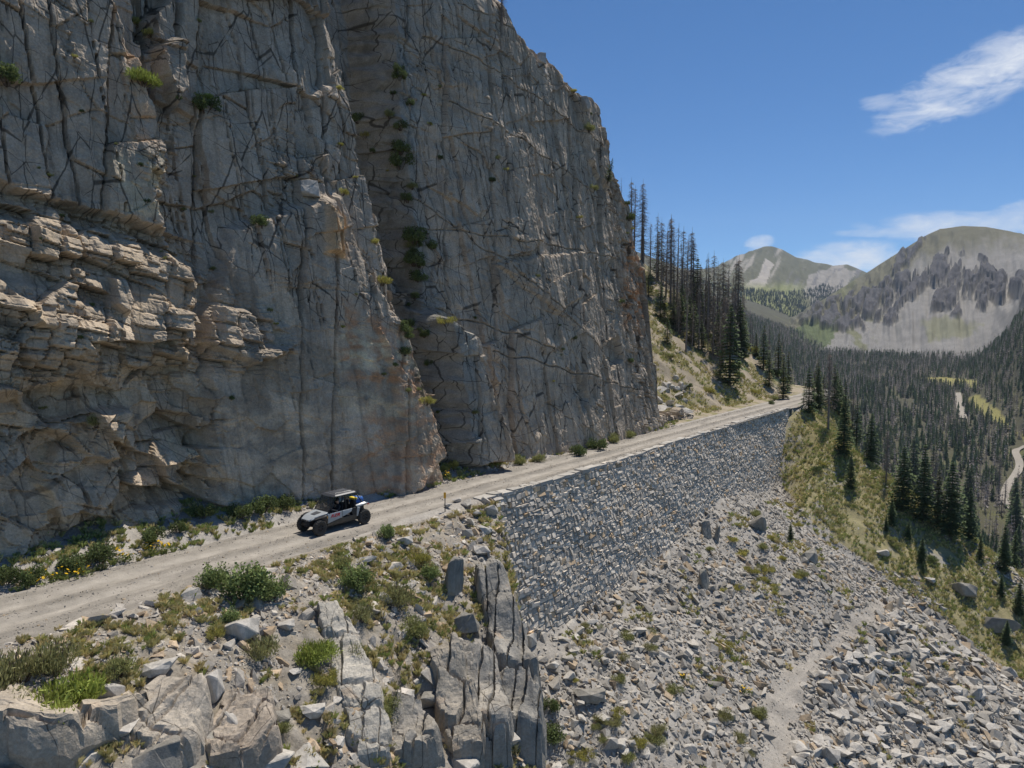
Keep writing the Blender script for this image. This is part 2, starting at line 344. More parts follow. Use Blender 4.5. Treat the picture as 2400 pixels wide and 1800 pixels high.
rut = np.exp(-((vp+1.75)/.5)**2)+np.exp(-((vp+3.55)/.5)**2)
rc = np.empty(RU.shape+(3,)); rc[:] = (.305, .275, .235)
rc *= (1+.26*fbm(RU*.3, RV*1.8, 3, 5)+.16*rut-.22*np.exp(-((vp+2.65)/.35)**2)-.15*np.exp(-((vp+.8)/.3)**2)-.12*np.exp(-((vp+4.6)/.35)**2))[..., None]
dk = sstep(.02, .4, fbm(RU*.22, RV*1.1, 11, 4)+.25*np.exp(-((vp+.3)/.8)**2)*(RU < -10)); rc = rc*(1-.45*dk[..., None])+np.array((.17, .155, .135))*.45*dk[..., None]
mesh_np('dirt_road', uvw(RU, RV2, Zroad(RU, RV2)).reshape(-1, 3), grid_faces(*RU.shape), M_road, col=rc.reshape(-1, 3), smooth=True)['kind'] = 'structure'

# ------------------------------------------------------------------ cliff
LEAN = .15
def cliff():
    cu = np.arange(-40, 50.01, .088); NR = 620
    sil = [(1090, 0), (1120, 75), (1150, 108), (1170, 112), (1190, 140), (1230, 180), (1262, 205), (1285, 225), (1292, 262), (1300, 300), (1318, 345), (1345, 400), (1360, 455), (1372, 520), (1395, 560), (1408, 640), (1418, 760), (1425, 900)]
    pu, pz = zip(*[onplane(np.array(a, float), np.array(b, float)) for a, b in sil])
    pu = [-40, 5, 14]+[float(a) for a in pu]; pz = [40, 41.5, 43.2]+[float(a) for a in pz]
    zt = np.interp(cu, pu, pz); zt = np.maximum(zt, .5)
    zt = zt+(.5*vn(cu*.9, cu*0, 3)+1.5*(H1(np.floor(cu*.55+.3*np.sin(cu)), 5)-.5)+.8*(H1(np.floor(cu*1.3), 6)-.5))*sstep(12, 18, cu)
    s = np.linspace(0, 1, NR)[:, None]
    U = np.broadcast_to(cu, (NR, len(cu))).copy(); Z = -1.2+s*(zt+1.2)
    S = np.interp(U, [-40, -12, -8, -4, -1, 2.3], [-8.6, -8.4, -8.0, -6.9, -6.3, -6.3])          # foot of the left mass
    T = np.interp(U+.5*vn(Z*.3, U*0+1., 6)+.9*(H1(np.floor(Z*.42+.2*vn(U, Z*.5, 3)), 3)-.5)*sstep(3.5, 4.5, U)*sstep(8, 6, U)+.3*vn(Z*1.3, U*.9, 8), [-8, 1, 4.3, 5.9, 10, 14, 17, 25, 40, 50], [-14.2, -13.8, -13.2, -9.0, -7.4, -6.1, -5.5, -5.1, -6.0, -7.4])
    wob = .35*vn(Z*.35, U*0+2., 2)+.18*vn(Z*1.1, U*0+5., 3)+.3*(H1(np.floor(Z*.45), 9)-.5)
    ua = np.interp(Z, [-2, 0, 4, 12, 20, 29, 45], [2.9, 2.4, 1.6, .1, -1.4, -2.5, -3.6])+wob
    left = 1-sstep(0, .75, U-ua)
    lowl = sstep(-6, -13, U)
    V = (S-.14*Z-lowl*(.055*np.minimum(Z, 17.5)-.05*np.maximum(Z-17.5, 0)))*left+(T-LEAN*Z)*(1-left)
    # --- larger forms, traced in the photograph and set at their own depth on the face
    def form(pts, dv, soft=.35, top=None, wn=.25):
        P = [tuple(float(q) for q in onplane(np.array(a, float), np.array(b, float))) for a, b in pts]
        lo = (min(p[0] for p in P)-2, max(p[0] for p in P)+2)
        ci = np.flatnonzero((cu > lo[0]) & (cu < lo[1])); sl = slice(ci[0], ci[-1]+1)
        x = U[:, sl]+wn*fbm(U[:, sl]*.9, Z[:, sl]*.9, 6, 3); y = Z[:, sl]+wn*fbm(U[:, sl]*.9+40, Z[:, sl]*.9, 8, 3)
        d_ = sdf(x, y, P); V[:, sl] += dv*sstep(0, soft, d_)
    form([(-90, -90), (268, -90), (300, 30), (330, 62), (352, 130), (385, 230), (400, 330), (405, 480), (545, 525), (400, 500), (0, 380), (-90, 365)], 1.3, .4)
    form([(328, -90), (455, -90), (447, 70), (380, 90), (338, 60)], -1.6, .5)
    form([(372, 5), (438, -60), (442, 180), (420, 238), (392, 140), (378, 60)], 1.5, .25)
    form([(270, -90), (300, 30), (330, 62), (345, 100), (310, 130), (296, 60)], -.8, .4)
    form([(-90, 400), (0, 398), (150, 428), (300, 478), (420, 512), (480, 560), (490, 620), (480, 800), (300, 850), (-90, 900)], 1.7, 1.5)
    form([(-90, 560), (90, 580), (260, 650), (300, 720), (200, 800), (-90, 800)], .7, .9)
    form([(255, 590), (300, 596), (312, 650), (296, 690), (262, 660)], .9, .3, wn=.1)
    form([(40, 610), (100, 650), (108, 700), (60, 720), (30, 670)], .8, .4, wn=.15)
    form([(545, 475), (650, 432), (745, 405), (800, 575), (872, 700), (962, 980), (872, 1090), (500, 1130), (478, 800), (500, 640)], 1.0, .7)
    form([(500, 640), (580, 668), (598, 745), (662, 742), (640, 772), (575, 800), (475, 745)], 1.0, .4, wn=.12)
    form([(690, 425), (735, 470), (745, 560), (705, 545), (700, 470)], .7, .3)
    form([(690, 190), (738, 165), (765, 300), (742, 410), (700, 330)], .6, .35)
    form([(795, 640), (835, 760), (900, 860), (965, 980), (960, 1060), (845, 1080), (850, 900)], .5, .3)
    form([(60, 935), (200, 900), (320, 872), (332, 905), (306, 960), (332, 1010), (250, 1020), (185, 960)], 1.3, .45, wn=.2)
    form([(185, 965), (332, 1012), (310, 1140), (180, 1180), (120, 1060)], .7, .4)
    form([(-90, 960), (100, 950), (180, 1050), (150, 1230), (-90, 1300)], .5, .6)
    form([(350, 920), (390, 890), (482, 900), (500, 1110), (348, 1120)], -.7, .3)
    form([(893, 545), (930, 526), (965, 600), (962, 650), (1000, 700), (1036, 720), (1044, 800), (1076, 900), (1095, 1000), (960, 1040), (905, 830), (880, 700)], 2.3, .7)
    form([(930, 705), (990, 655), (1030, 730), (1044, 800), (1090, 1000), (960, 1040), (945, 800)], 1.1, .5)
    form([(1090, 560), (1250, 540), (1245, 640), (1195, 680), (1150, 640), (1080, 570)], .35, .3)
    form([(1235, 205), (1300, 200), (1320, 330), (1300, 420), (1255, 350)], .6, .6)
    form([(1285, 750), (1330, 720), (1345, 780), (1310, 800)], -.9, .4)
    form([(1240, 770), (1262, 860), (1250, 900), (1232, 830)], -.5, .3, wn=.05)
    # --- joints
    x = U+.25*fbm(U*.3, Z*.3, 1, 3); y = Z+.25*fbm(U*.3+9, Z*.3, 4, 3)
    PXd, PYd, _ = proj(uvw(U, V, Z))
    def Wp(P, soft):
        P2 = [tuple(float(q) for q in onplane(np.array(a, float), np.array(b, float))) for a, b in P]
        return sstep(-soft, soft, sdf(U[::4, ::4], Z[::4, ::4], P2)).repeat(4, 0).repeat(4, 1)[:U.shape[0], :U.shape[1]]
    wB = Wp([(-90, 400), (150, 430), (420, 510), (500, 580), (510, 640), (590, 680), (650, 760), (560, 800), (470, 800), (330, 820), (-90, 830)], 1.0)
    wC = Wp([(-90, 800), (330, 810), (470, 800), (520, 880), (500, 960), (520, 1130), (-90, 1300)], 1.0)
    wD = Wp([(360, 600), (500, 560), (640, 620), (700, 700), (900, 720), (960, 1060), (500, 1120), (500, 900), (420, 800), (370, 720)], .8)
    wE = sstep(30.5, 36, U)
    wS = (1-left)*(1-wE)
    wA = np.clip(left*(1-wB-wC-.8*wD), 0, 1)
    def crack(f, w_, dpt): return -dpt*sstep(w_, 0, f)
    # tall columns (slab and upper face)
    i, j, fx, fy, lx, ly = brick(x/1.55+.06*y, (y+.42*x)/8.5, 3)
    pres = (H2(i, j, 7) < .75)
    col1 = (H2(i, j, 4)-.5)*.48+lx*(H2(i, j, 5)-.5)*.5+ly*(H2(i, j, 6)-.5)*.5+crack(fx*1.55, .085, .42)*pres+crack(fy*8.5, .07, .3)*(H2(i, j, 9) < .45)
    i, j, fx, fy, lx, ly = brick(x/3.9-.03*y, (y-.3*x)/6.5, 13)
    col2 = (H2(i, j, 4)-.5)*.9+lx*(H2(i, j, 5)-.5)*.7+crack(fx*3.9, .12, .7)+crack(fy*6.5, .10, .2)*(H2(i, j, 9) < .4)
    i, j, fx, fy, lx, ly = brick(x/.62+.1*y, (y+.5*x)/2.6, 23)
    col3 = (H2(i, j, 4)-.5)*.14+lx*(H2(i, j, 5)-.5)*.12+crack(fx*.62, .10, .30)*(H1(i, 8) < .42)*sstep(-.15, .15, vn(x*.3, y*.12, 7))
    V += (wS*.62+wA*1.0)*(col1+col3)+(wS*.55+wA*1.0+wD*.22)*col2
    # long sloping joints across the right slab
    for (a0, b0, a1, b1, dp) in [(870, 330, 1290, 760, .30), (900, 620, 1200, 760, .28), (960, 60, 1300, 330, .3), (1000, 210, 1340, 470, .3), (940, 480, 1330, 560, .22), (1080, 760, 1400, 850, .3), (1010, 0, 1260, 170, .22), (780, 120, 960, 330, .2), (1050, 640, 1160, 960, .3), (1230, 480, 1350, 690, .25), (860, 230, 1000, 560, .22)]:
        qa = onplane(np.array(float(a0)), np.array(float(b0))); qb = onplane(np.array(float(a1)), np.array(float(b1)))
        ex, ez = float(qb[0]-qa[0]), float(qb[1]-qa[1]); ln = math.hypot(ex, ez)
        t = ((x-float(qa[0]))*ex+(y-float(qa[1]))*ez)/ln**2; dd = ((x-float(qa[0]))*-ez+(y-float(qa[1]))*ex)/ln+.3*vn(t*9, t*0, 5)
        V += np.where((t > 0) & (t < 1), -dp*sstep(.09, 0, np.abs(dd))+.10*sstep(-.6, 0, dd)*sstep(.9, 0, dd), 0)*(1-left)
    # stepped blocky band
    pat = sstep(.12, .45, fbm(x*.16, y*.11, 14, 4))
    i, j, fx, fy, lx, ly = brick((x*.97-y*.24)/1.25+.15*vn(x*.8, y*.8, 3), (x*.24+y*.97)/1.05, 33)
    b1 = (H2(i, j, 4)-.45)*1.25+lx*(H2(i, j, 5)-.35)*1.1-ly*(H2(i, j, 6)-.25)*.8+crack(fx*1.25, .08, .3)+crack(fy*1.05, .08, .25)
    i, j, fx, fy, lx, ly = brick((x*.97-y*.24)/.5, (x*.24+y*.97)/.42, 43)
    b2 = (H2(i, j, 4)-.5)*.30-ly*.12*H2(i, j, 5)+crack(fy*.36, .05, .10)
    act = sstep(-.25, .35, fbm(x*.25, y*.25, 12, 3)+.15)
    f1, f2, ci, cj, px_, py_ = worley(x/4.2+.2*vn(x*.4, y*.4, 6), y/4.6, 9)
    big = (H2(ci, cj, 4)-.5)*.9+px_*(H2(ci, cj, 5)-.45)*2.6-py_*(H2(ci, cj, 6)-.35)*2.0+crack(f2-f1, .02, .25)
    V += big*(.75*wB+.8*wC+.45*wA*(1-wD)+.12*wD+.16*wS+.3*wE)
    V += wB*(b1*(.15+1.0*act)+b2*(.15+act))+(wA+.55*wS)*pat*(.55*b1+.8*b2)
    V += wE*.55*(b1*.45+b2*.6)
    i, j, fx, fy, lx, ly = brick(x/.85+.12*y, (y+.2*x)/2.2, 53)
    V += wE*((H2(i, j, 4)-.5)*.75+lx*(H2(i, j, 5)-.5)*.5+crack(fx*.85, .09, .35)+crack(fy*2.2, .09, .3))
    # rounded irregular blocks low on the left
    f1, f2, ci, cj, px_, py_ = worley(x/2.5+.3*vn(x*.5, y*.5, 3), y/2.3, 5)
    c1 = (H2(ci, cj, 4)-.5)*1.1+px_*(H2(ci, cj, 5)-.5)*2.2-py_*(H2(ci, cj, 6)-.2)*1.9+crack(f2-f1, .035, .3)*(H2(ci, cj, 9) < .6)
    f1, f2, ci, cj, px_, py_ = worley(x/1.0, y/.9+.2*vn(x, y, 4), 7)
    c2 = (H2(ci, cj, 4)-.5)*.32+px_*(H2(ci, cj, 5)-.5)*.7-py_*(H2(ci, cj, 6)-.3)*.7+crack(f2-f1, .07, .12)*(H2(ci, cj, 8) < .5)
    V += wC*(c1*1.05+c2*.9+.45*pat*b1+.5*b2*sstep(.0, .4, fbm(x*.4, y*.4, 15, 3)))+wD*(.10*c1+.05*c2)
    # gully roughness
    gl = sstep(0, .8, U-ua)*sstep(6, 2.5, U-ua)
    V += gl*(.5*b1+.5*c2)
    V += .14*fbm(x*.5, y*.35, 2, 4)+.07*fbm(x*1.8, y*1.4, 6, 4)+.035*(1-2*np.abs(fbm(x*3, y*2, 3, 3)))
    # rounded brow and plateau running back into the hill
    V -= 1.1*sstep(.955, 1.0, s)**2*sstep(10, 18, U)
    nb = 26; back = np.linspace(0, 1, nb+1)[1:, None]
    Vb = V[-1]-back**1.4*46; Zb = Z[-1]+back**1.4*46*.42+.8*fbm(np.broadcast_to(cu*.3, (nb, len(cu))), back*9, 4, 3)*sstep(0, .3, back)-.5*back*sstep(30, 46, cu)*30
    Ua = np.vstack([U, np.broadcast_to(cu, Vb.shape)]); Va = np.vstack([V, Vb]); Za = np.vstack([Z, Zb])
    Wc = uvw(Ua, Va, Za)
    # rock colour: grey-tan granite, darker lichen drapes, rusty and pale stains with shapes of their own
    c = np.empty(U.shape+(3,)); c[:] = (.44, .375, .30)
    def put(m, rgb): c[...] = c*(1-m[..., None])+np.array(rgb)*m[..., None]
    nA = fbm(U*.22, Z*.08, 2, 4); nB = fbm(U*.8, Z*.35, 5, 4); nC = fbm(U*1.5, Z*.12, 9, 4)
    put(sstep(.0, .5, nA)*.5, (0.399, 0.347, 0.274)); put(sstep(.1, .6, nC)*.45*(1-wB), (0.292, 0.245, 0.187))
    put(np.clip(wB+.7*wC, 0, 1)*.75, (0.584, 0.457, 0.311)); put(np.clip(wB+wC, 0, 1)*sstep(.05, .4, nB)*.5, (0.620, 0.464, 0.276))
    i, j, fx, fy, lx, ly = brick(x/2.2, (y+.4*x)/2.6, 63)
    put(wD*.8*(H2(i, j, 3) < .42), (0.331, 0.279, 0.214)); put(wD*.5*(H2(i, j, 3) > .75), (0.555, 0.448, 0.325))
    put(wS*.35, (0.438, 0.363, 0.276))
    def stain(pts, rgb, a, soft=1.0, k=3, thr=.0):
        P = [tuple(float(q) for q in onplane(np.array(p, float), np.array(r_, float))) for p, r_ in pts]
        x0, x1 = min(p[0] for p in P)-2, max(p[0] for p in P)+2; ci = np.flatnonzero((cu > x0) & (cu < x1)); sl = slice(ci[0], ci[-1]+1)
        m = sstep(-soft, soft, sdf(U[:, sl], Z[:, sl], P))*sstep(thr-.2, thr+.25, fbm(U[:, sl]*.9, Z[:, sl]*1.3, k, 4))*a
        c[:, sl] = c[:, sl]*(1-m[..., None])+np.array(rgb)*m[..., None]
    stain([(735, 640), (830, 700), (900, 760), (905, 860), (760, 830), (740, 740)], (0.467, 0.253, 0.132), .85, .8, 3)
    stain([(780, 850), (960, 870), (960, 1070), (800, 1080)], (0.467, 0.279, 0.166), .7, .8, 5)
    stain([(730, 700), (880, 720), (890, 800), (740, 800)], (0.620, 0.558, 0.401), .8, .6, 11, .1)
    stain([(740, 840), (880, 860), (870, 905), (750, 890)], (0.620, 0.523, 0.373), .7, .3, 12, -.1)
    stain([(1350, 520), (1400, 540), (1400, 720), (1340, 700)], (0.584, 0.288, 0.125), .8, 1.2, 7, .05)
    stain([(700, 440), (745, 470), (750, 560), (705, 550)], (0.620, 0.423, 0.235), .8, .3, 9, -.3)
    stain([(295, 60), (345, 90), (390, 300), (330, 300)], (0.604, 0.389, 0.222), .7, .6, 10, .05)
    put(wB*.35, (.31, .295, .27))
    stain([(270, 320), (400, 330), (420, 470), (300, 470)], (0.620, 0.558, 0.401), .6, .6, 2, -.1)
    stain([(845, 110), (880, 110), (890, 330), (905, 480), (935, 560), (925, 700), (915, 860), (880, 860), (872, 560), (852, 340)], (.075, .075, .05), .9, .5, 8, -.05)
    stain([(500, 870), (760, 880), (770, 1080), (500, 1110)], (0.604, 0.482, 0.346), .6, .8, 4, .05)
    put(sstep(.42, .55, fbm(U*3.1, Z*3.1, 1, 3))*.45, (0.215, 0.186, 0.145))
    cb = np.broadcast_to(np.array((.22, .19, .11)), Vb.shape+(3,))
    c *= np.array((.97, .965, .965))*(1+.22*fbm(U*.5, Z*.16, 7, 5)-.25*sstep(.1, .5, fbm(U*2.2, Z*.10, 4, 4))*(1-wB)+.12*fbm(U*2.5, Z*2, 9, 3))[..., None]
    cm = np.clip(1-.9*wD-.35*wC-.45*wB, .05, 1); cc = np.concatenate([np.dstack([np.clip(c*np.array((1.12, 1.09, 1.05))*(1-(sstep(-.1, .6, U-ua)*sstep(8.5, 6, U))[..., None]*np.array((.34, .24, .14))), 0, .8), cm]), np.broadcast_to(np.array((.22, .19, .11, .5)), Vb.shape+(4,))], 0)  # gully rock painted darker and greyer to counter the brown bounce light
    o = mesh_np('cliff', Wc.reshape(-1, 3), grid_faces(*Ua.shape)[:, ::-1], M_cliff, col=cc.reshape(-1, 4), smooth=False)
    tag(o, kind='structure')
    return Wc
CW = cliff()
CX, CY, CD_ = proj(CW)
def hit_cliff(xd, yd, r=5):
    k = np.flatnonzero((np.abs(CX-xd) < r) & (np.abs(CY-yd) < r) & (CD_ > 0))
    if not len(k): return hit_cliff(xd, yd, r*2) if r < 60 else None
    dd = CD_.ravel()[k]; q = k[np.argmin(dd+.05*np.hypot(CX.ravel()[k]-xd, CY.ravel()[k]-yd))]
    return CW.reshape(-1, 3)[q], CD_.ravel()[q]
#--MORE--
# ------------------------------------------------------------------ loose rock
def hull(pts):
    bm = bmesh.new(); [bm.verts.new(p) for p in pts]
    r = bmesh.ops.convex_hull(bm, input=bm.verts[:])
    bmesh.ops.delete(bm, geom=list({g for g in r['geom_interior']+r['geom_unused'] if isinstance(g, bmesh.types.BMVert)}), context='VERTS')
    bmesh.ops.triangulate(bm, faces=bm.faces[:]); bm.verts.index_update()
    V = np.array([v.co for v in bm.verts]); Fc = np.array([[v.index for v in f.verts] for f in bm.faces]); bm.free(); return V, Fc
def rock_pts(n, ax, r):
    P = r.uniform(-1, 1, (n, 3)); P /= np.abs(P).max(1, keepdims=True)**.8; P *= r.uniform(.72, 1, (n, 1)); return P*np.array(ax)*.5
rr = np.random.default_rng(21)
ROCKS = [hull(rock_pts(rr.integers(9, 15), (1, rr.uniform(.55, .85), rr.uniform(.28, .62)), rr)) for _ in range(18)]
def rotm(n, tilt, r):
    a = r.uniform(0, 6.283, n); b = r.normal(0, tilt, n); c = r.normal(0, tilt, n)
    ca, sa, cb, sb, cc, sc = np.cos(a), np.sin(a), np.cos(b), np.sin(b), np.cos(c), np.sin(c); o = np.zeros(n); l = np.ones(n)
    Rz = np.stack([ca, -sa, o, sa, ca, o, o, o, l], -1).reshape(n, 3, 3); Rx = np.stack([l, o, o, o, cb, -sb, o, sb, cb], -1).reshape(n, 3, 3)
    Ry = np.stack([cc, o, sc, o, l, o, -sc, o, cc], -1).reshape(n, 3, 3); return Rx@Ry@Rz
def realise(parts):                             # parts: (V, F, pos, rot, scale, colour)
    VV, FF, CC = [], [], []; off = 0
    for V, Fc, pos, rot, scl, colr in parts:
        n = len(pos)
        if n == 0: continue
        P = np.einsum('nij,nvj->nvi', rot, V[None]*scl[:, None, :])+pos[:, None, :]
        VV.append(P.reshape(-1, 3)); FF.append((Fc[None]+(off+np.arange(n)*len(V))[:, None, None]).reshape(-1, Fc.shape[1]))
        CC.append(np.repeat(colr, len(V), 0) if colr.ndim == 2 else colr.reshape(-1, 3)); off += n*len(V)
    return np.concatenate(VV), np.concatenate(FF), np.concatenate(CC)
def rock_cols(n, r, base=(.40, .365, .315), tan=.14):
    c = np.array(base)*r.uniform(.55, 1.18, (n, 1)); t = r.random(n) < tan; c[t] *= np.array((1.02, .86, .68)); return c
def scatter(n, u0, u1, v0, v1, ok, r):          # random ground points whose photo position passes ok(px, py, u, v)
    u = r.uniform(u0, u1, n); v = r.uniform(v0, v1, n); z = Zt(u, v); W = uvw(u, v, z); x, y, d_ = proj(W)
    k = (d_ > 0) & (x > -160) & (x < 2380) & (y < 1800) & ok(x, y, u, v); return W[k], u[k], v[k], x[k], y[k], d_[k]
def tilt_to_slope(u, v):
    e = .6; z = Zt(u, v); gu_ = (Zt(u+e, v)-Zt(u-e, v))/(2*e); gv_ = (Zt(u, v+e)-Zt(u, v-e))/(2*e)
    n = -gu_[:, None]*np.array([*DU, 0])-gv_[:, None]*np.array([*DN, 0])+np.array([0, 0, 1.]); n /= np.linalg.norm(n, axis=1, keepdims=True)
    t = np.stack([np.ones(len(n)), np.zeros(len(n)), -n[:, 0]/np.maximum(n[:, 2], .2)], -1); t /= np.linalg.norm(t, axis=1, keepdims=True); b = np.cross(n, t); return np.stack([t, b, n], -1)
def rocks_at(W, size, u, v, r, tilt=.3, sink=.25, base=(.40, .365, .315), tan=.14, slope=True):
    n = len(W); rot = rotm(n, tilt, r)
    if slope: rot = tilt_to_slope(u, v)@rot
    ti = r.integers(0, len(ROCKS), n); col = rock_cols(n, r, base, tan); out = []
    for t in range(len(ROCKS)):
        k = ti == t
        Vt, Ft = ROCKS[t]; s = size[k][:, None]*r.uniform(.8, 1.2, (k.sum(), 3)); p = W[k].copy(); p[:, 2] += size[k]*(.22-sink)
        out.append((Vt, Ft, p, rot[k], s, col[k]))
    return out
talus_ok = lambda x, y, u, v: (u > ub(v)+.8) & (v > 1.6) & ~inpoly(x, y, GRASS) & (sdf(x, y, TRAIL) < 6+18*vn(u*1.1, v*1.1, 4))
r_ = np.random.default_rng(31)
parts = []; BIG = []
def pow_size(n, a, b, p, r): q = r.random(n); return (a**(1-p)+q*(b**(1-p)-a**(1-p)))**(1/(1-p))
outer = [(1700, 1675), (1725, 1600), (1740, 1470), (1810, 1410), (1950, 1290), (2220, 1480), (2240, 1675)]
W, u, v, x, y, dd = scatter(52000, -10, 70, 1.4, 34, talus_ok, r_)
big = inpoly(x, y, outer); sz = pow_size(len(W), .20, 1.35, 2.7, r_)*np.where(big, 1.45, 1.0); sz *= np.where((x < 1500) & (y < 1450), 1.12, 1)*np.where(y < 1200, .72, 1)
gp = fbm(u*.16, v*.16, 6, 3); keep = (gp < .28) | big | (r_.random(len(W)) < .35)
W, u, v, x, y, dd, sz, big = [q[keep] for q in (W, u, v, x, y, dd, sz, big)]
app = sz/dd; order = np.argsort(-app); top = np.zeros(len(W), bool); top[order[:230]] = True
k = ~top
parts += rocks_at(W[k], sz[k], u[k], v[k], r_, .32, .18)
BIG += [(W[i], sz[i], u[i], v[i], x[i], y[i], 'talus') for i in np.flatnonzero(top)]
W, u, v, x, y, dd = scatter(30000, -10, 70, 1.4, 34, lambda x, y, u, v: (u > ub(v)+.8) & (sdf(x, y, TRAIL) > -8), r_); parts += rocks_at(W, pow_size(len(W), .06, .3, 2.6, r_), u, v, r_, .3, .2)
# rubble on the grass slope, the knoll, the cliff foot, the hill and the road edges
W, u, v, x, y, dd = scatter(9000, 55, 100, 0, 40, lambda x, y, u, v: inpoly(x, y, GRASS), r_); k = fbm(u*.3, v*.3, 2, 3) > .1
parts += rocks_at(W[k], pow_size(k.sum(), .12, .9, 2.8, r_), u[k], v[k], r_, .3, .3)
W, u, v, x, y, dd = scatter(42000, -36, 3, .3, 16, lambda x, y, u, v: (u < ub(v)+.6), r_); k = fbm(u*.35, v*.35, 8, 3)+.25*(v < 4)+r_.normal(0, .2, len(u)) > -.02
parts += rocks_at(W[k], pow_size(k.sum(), .07, 1.0, 2.5, r_), u[k], v[k], r_, .35, .2, (.50, .45, .385), .25)
W, u, v, x, y, dd = scatter(9000, -30, 44, -9.5, -5.1, lambda x, y, u, v: ~((u < -1) & (v > -5.6)), r_); k = fbm(u*.3, v*.3, 4, 3)+.35*((u > 0) & (u < 16)) > .0
parts += rocks_at(W[k], pow_size(k.sum(), .08, .8, 2.5, r_), u[k], v[k], r_, .4, .2, (.46, .42, .37), .15)
W, u, v, x, y, dd = scatter(9000, 38, 95, -45, -6.5, lambda x, y, u, v: np.ones(len(u), bool), r_); k = (fbm(u*.25, v*.25, 4, 3)+.5*((u < 50) & (v > -13)) > .12)
parts += rocks_at(W[k], pow_size(k.sum(), .15, 1.1, 2.5, r_)*np.where((u[k] < 52) & (v[k] > -14), 1.3, 1), u[k], v[k], r_, .4, .2, (.46, .41, .345), .3)
V_, F_, C_ = realise(parts)
tag(mesh_np('rubble', V_, F_, M_rock, col=C_), kind='stuff')
# gravel on the road: windrows and margins
n = 22000; u = r_.uniform(-30, 72, n); c_ = r_.choice([-.45, -2.65, -4.85], n, p=[.4, .25, .35]); v = c_+r_.normal(0, .42, n); z = Zroad(u, v)
W = uvw(u, v, z); s_ = pow_size(n, .025, .16, 2.6, r_)
V_, F_, C_ = realise(rocks_at(W, s_, u, v, r_, .5, .2, (.36, .33, .285), .15, False)); tag(mesh_np('gravel', V_, F_, M_rock, col=C_), kind='stuff')

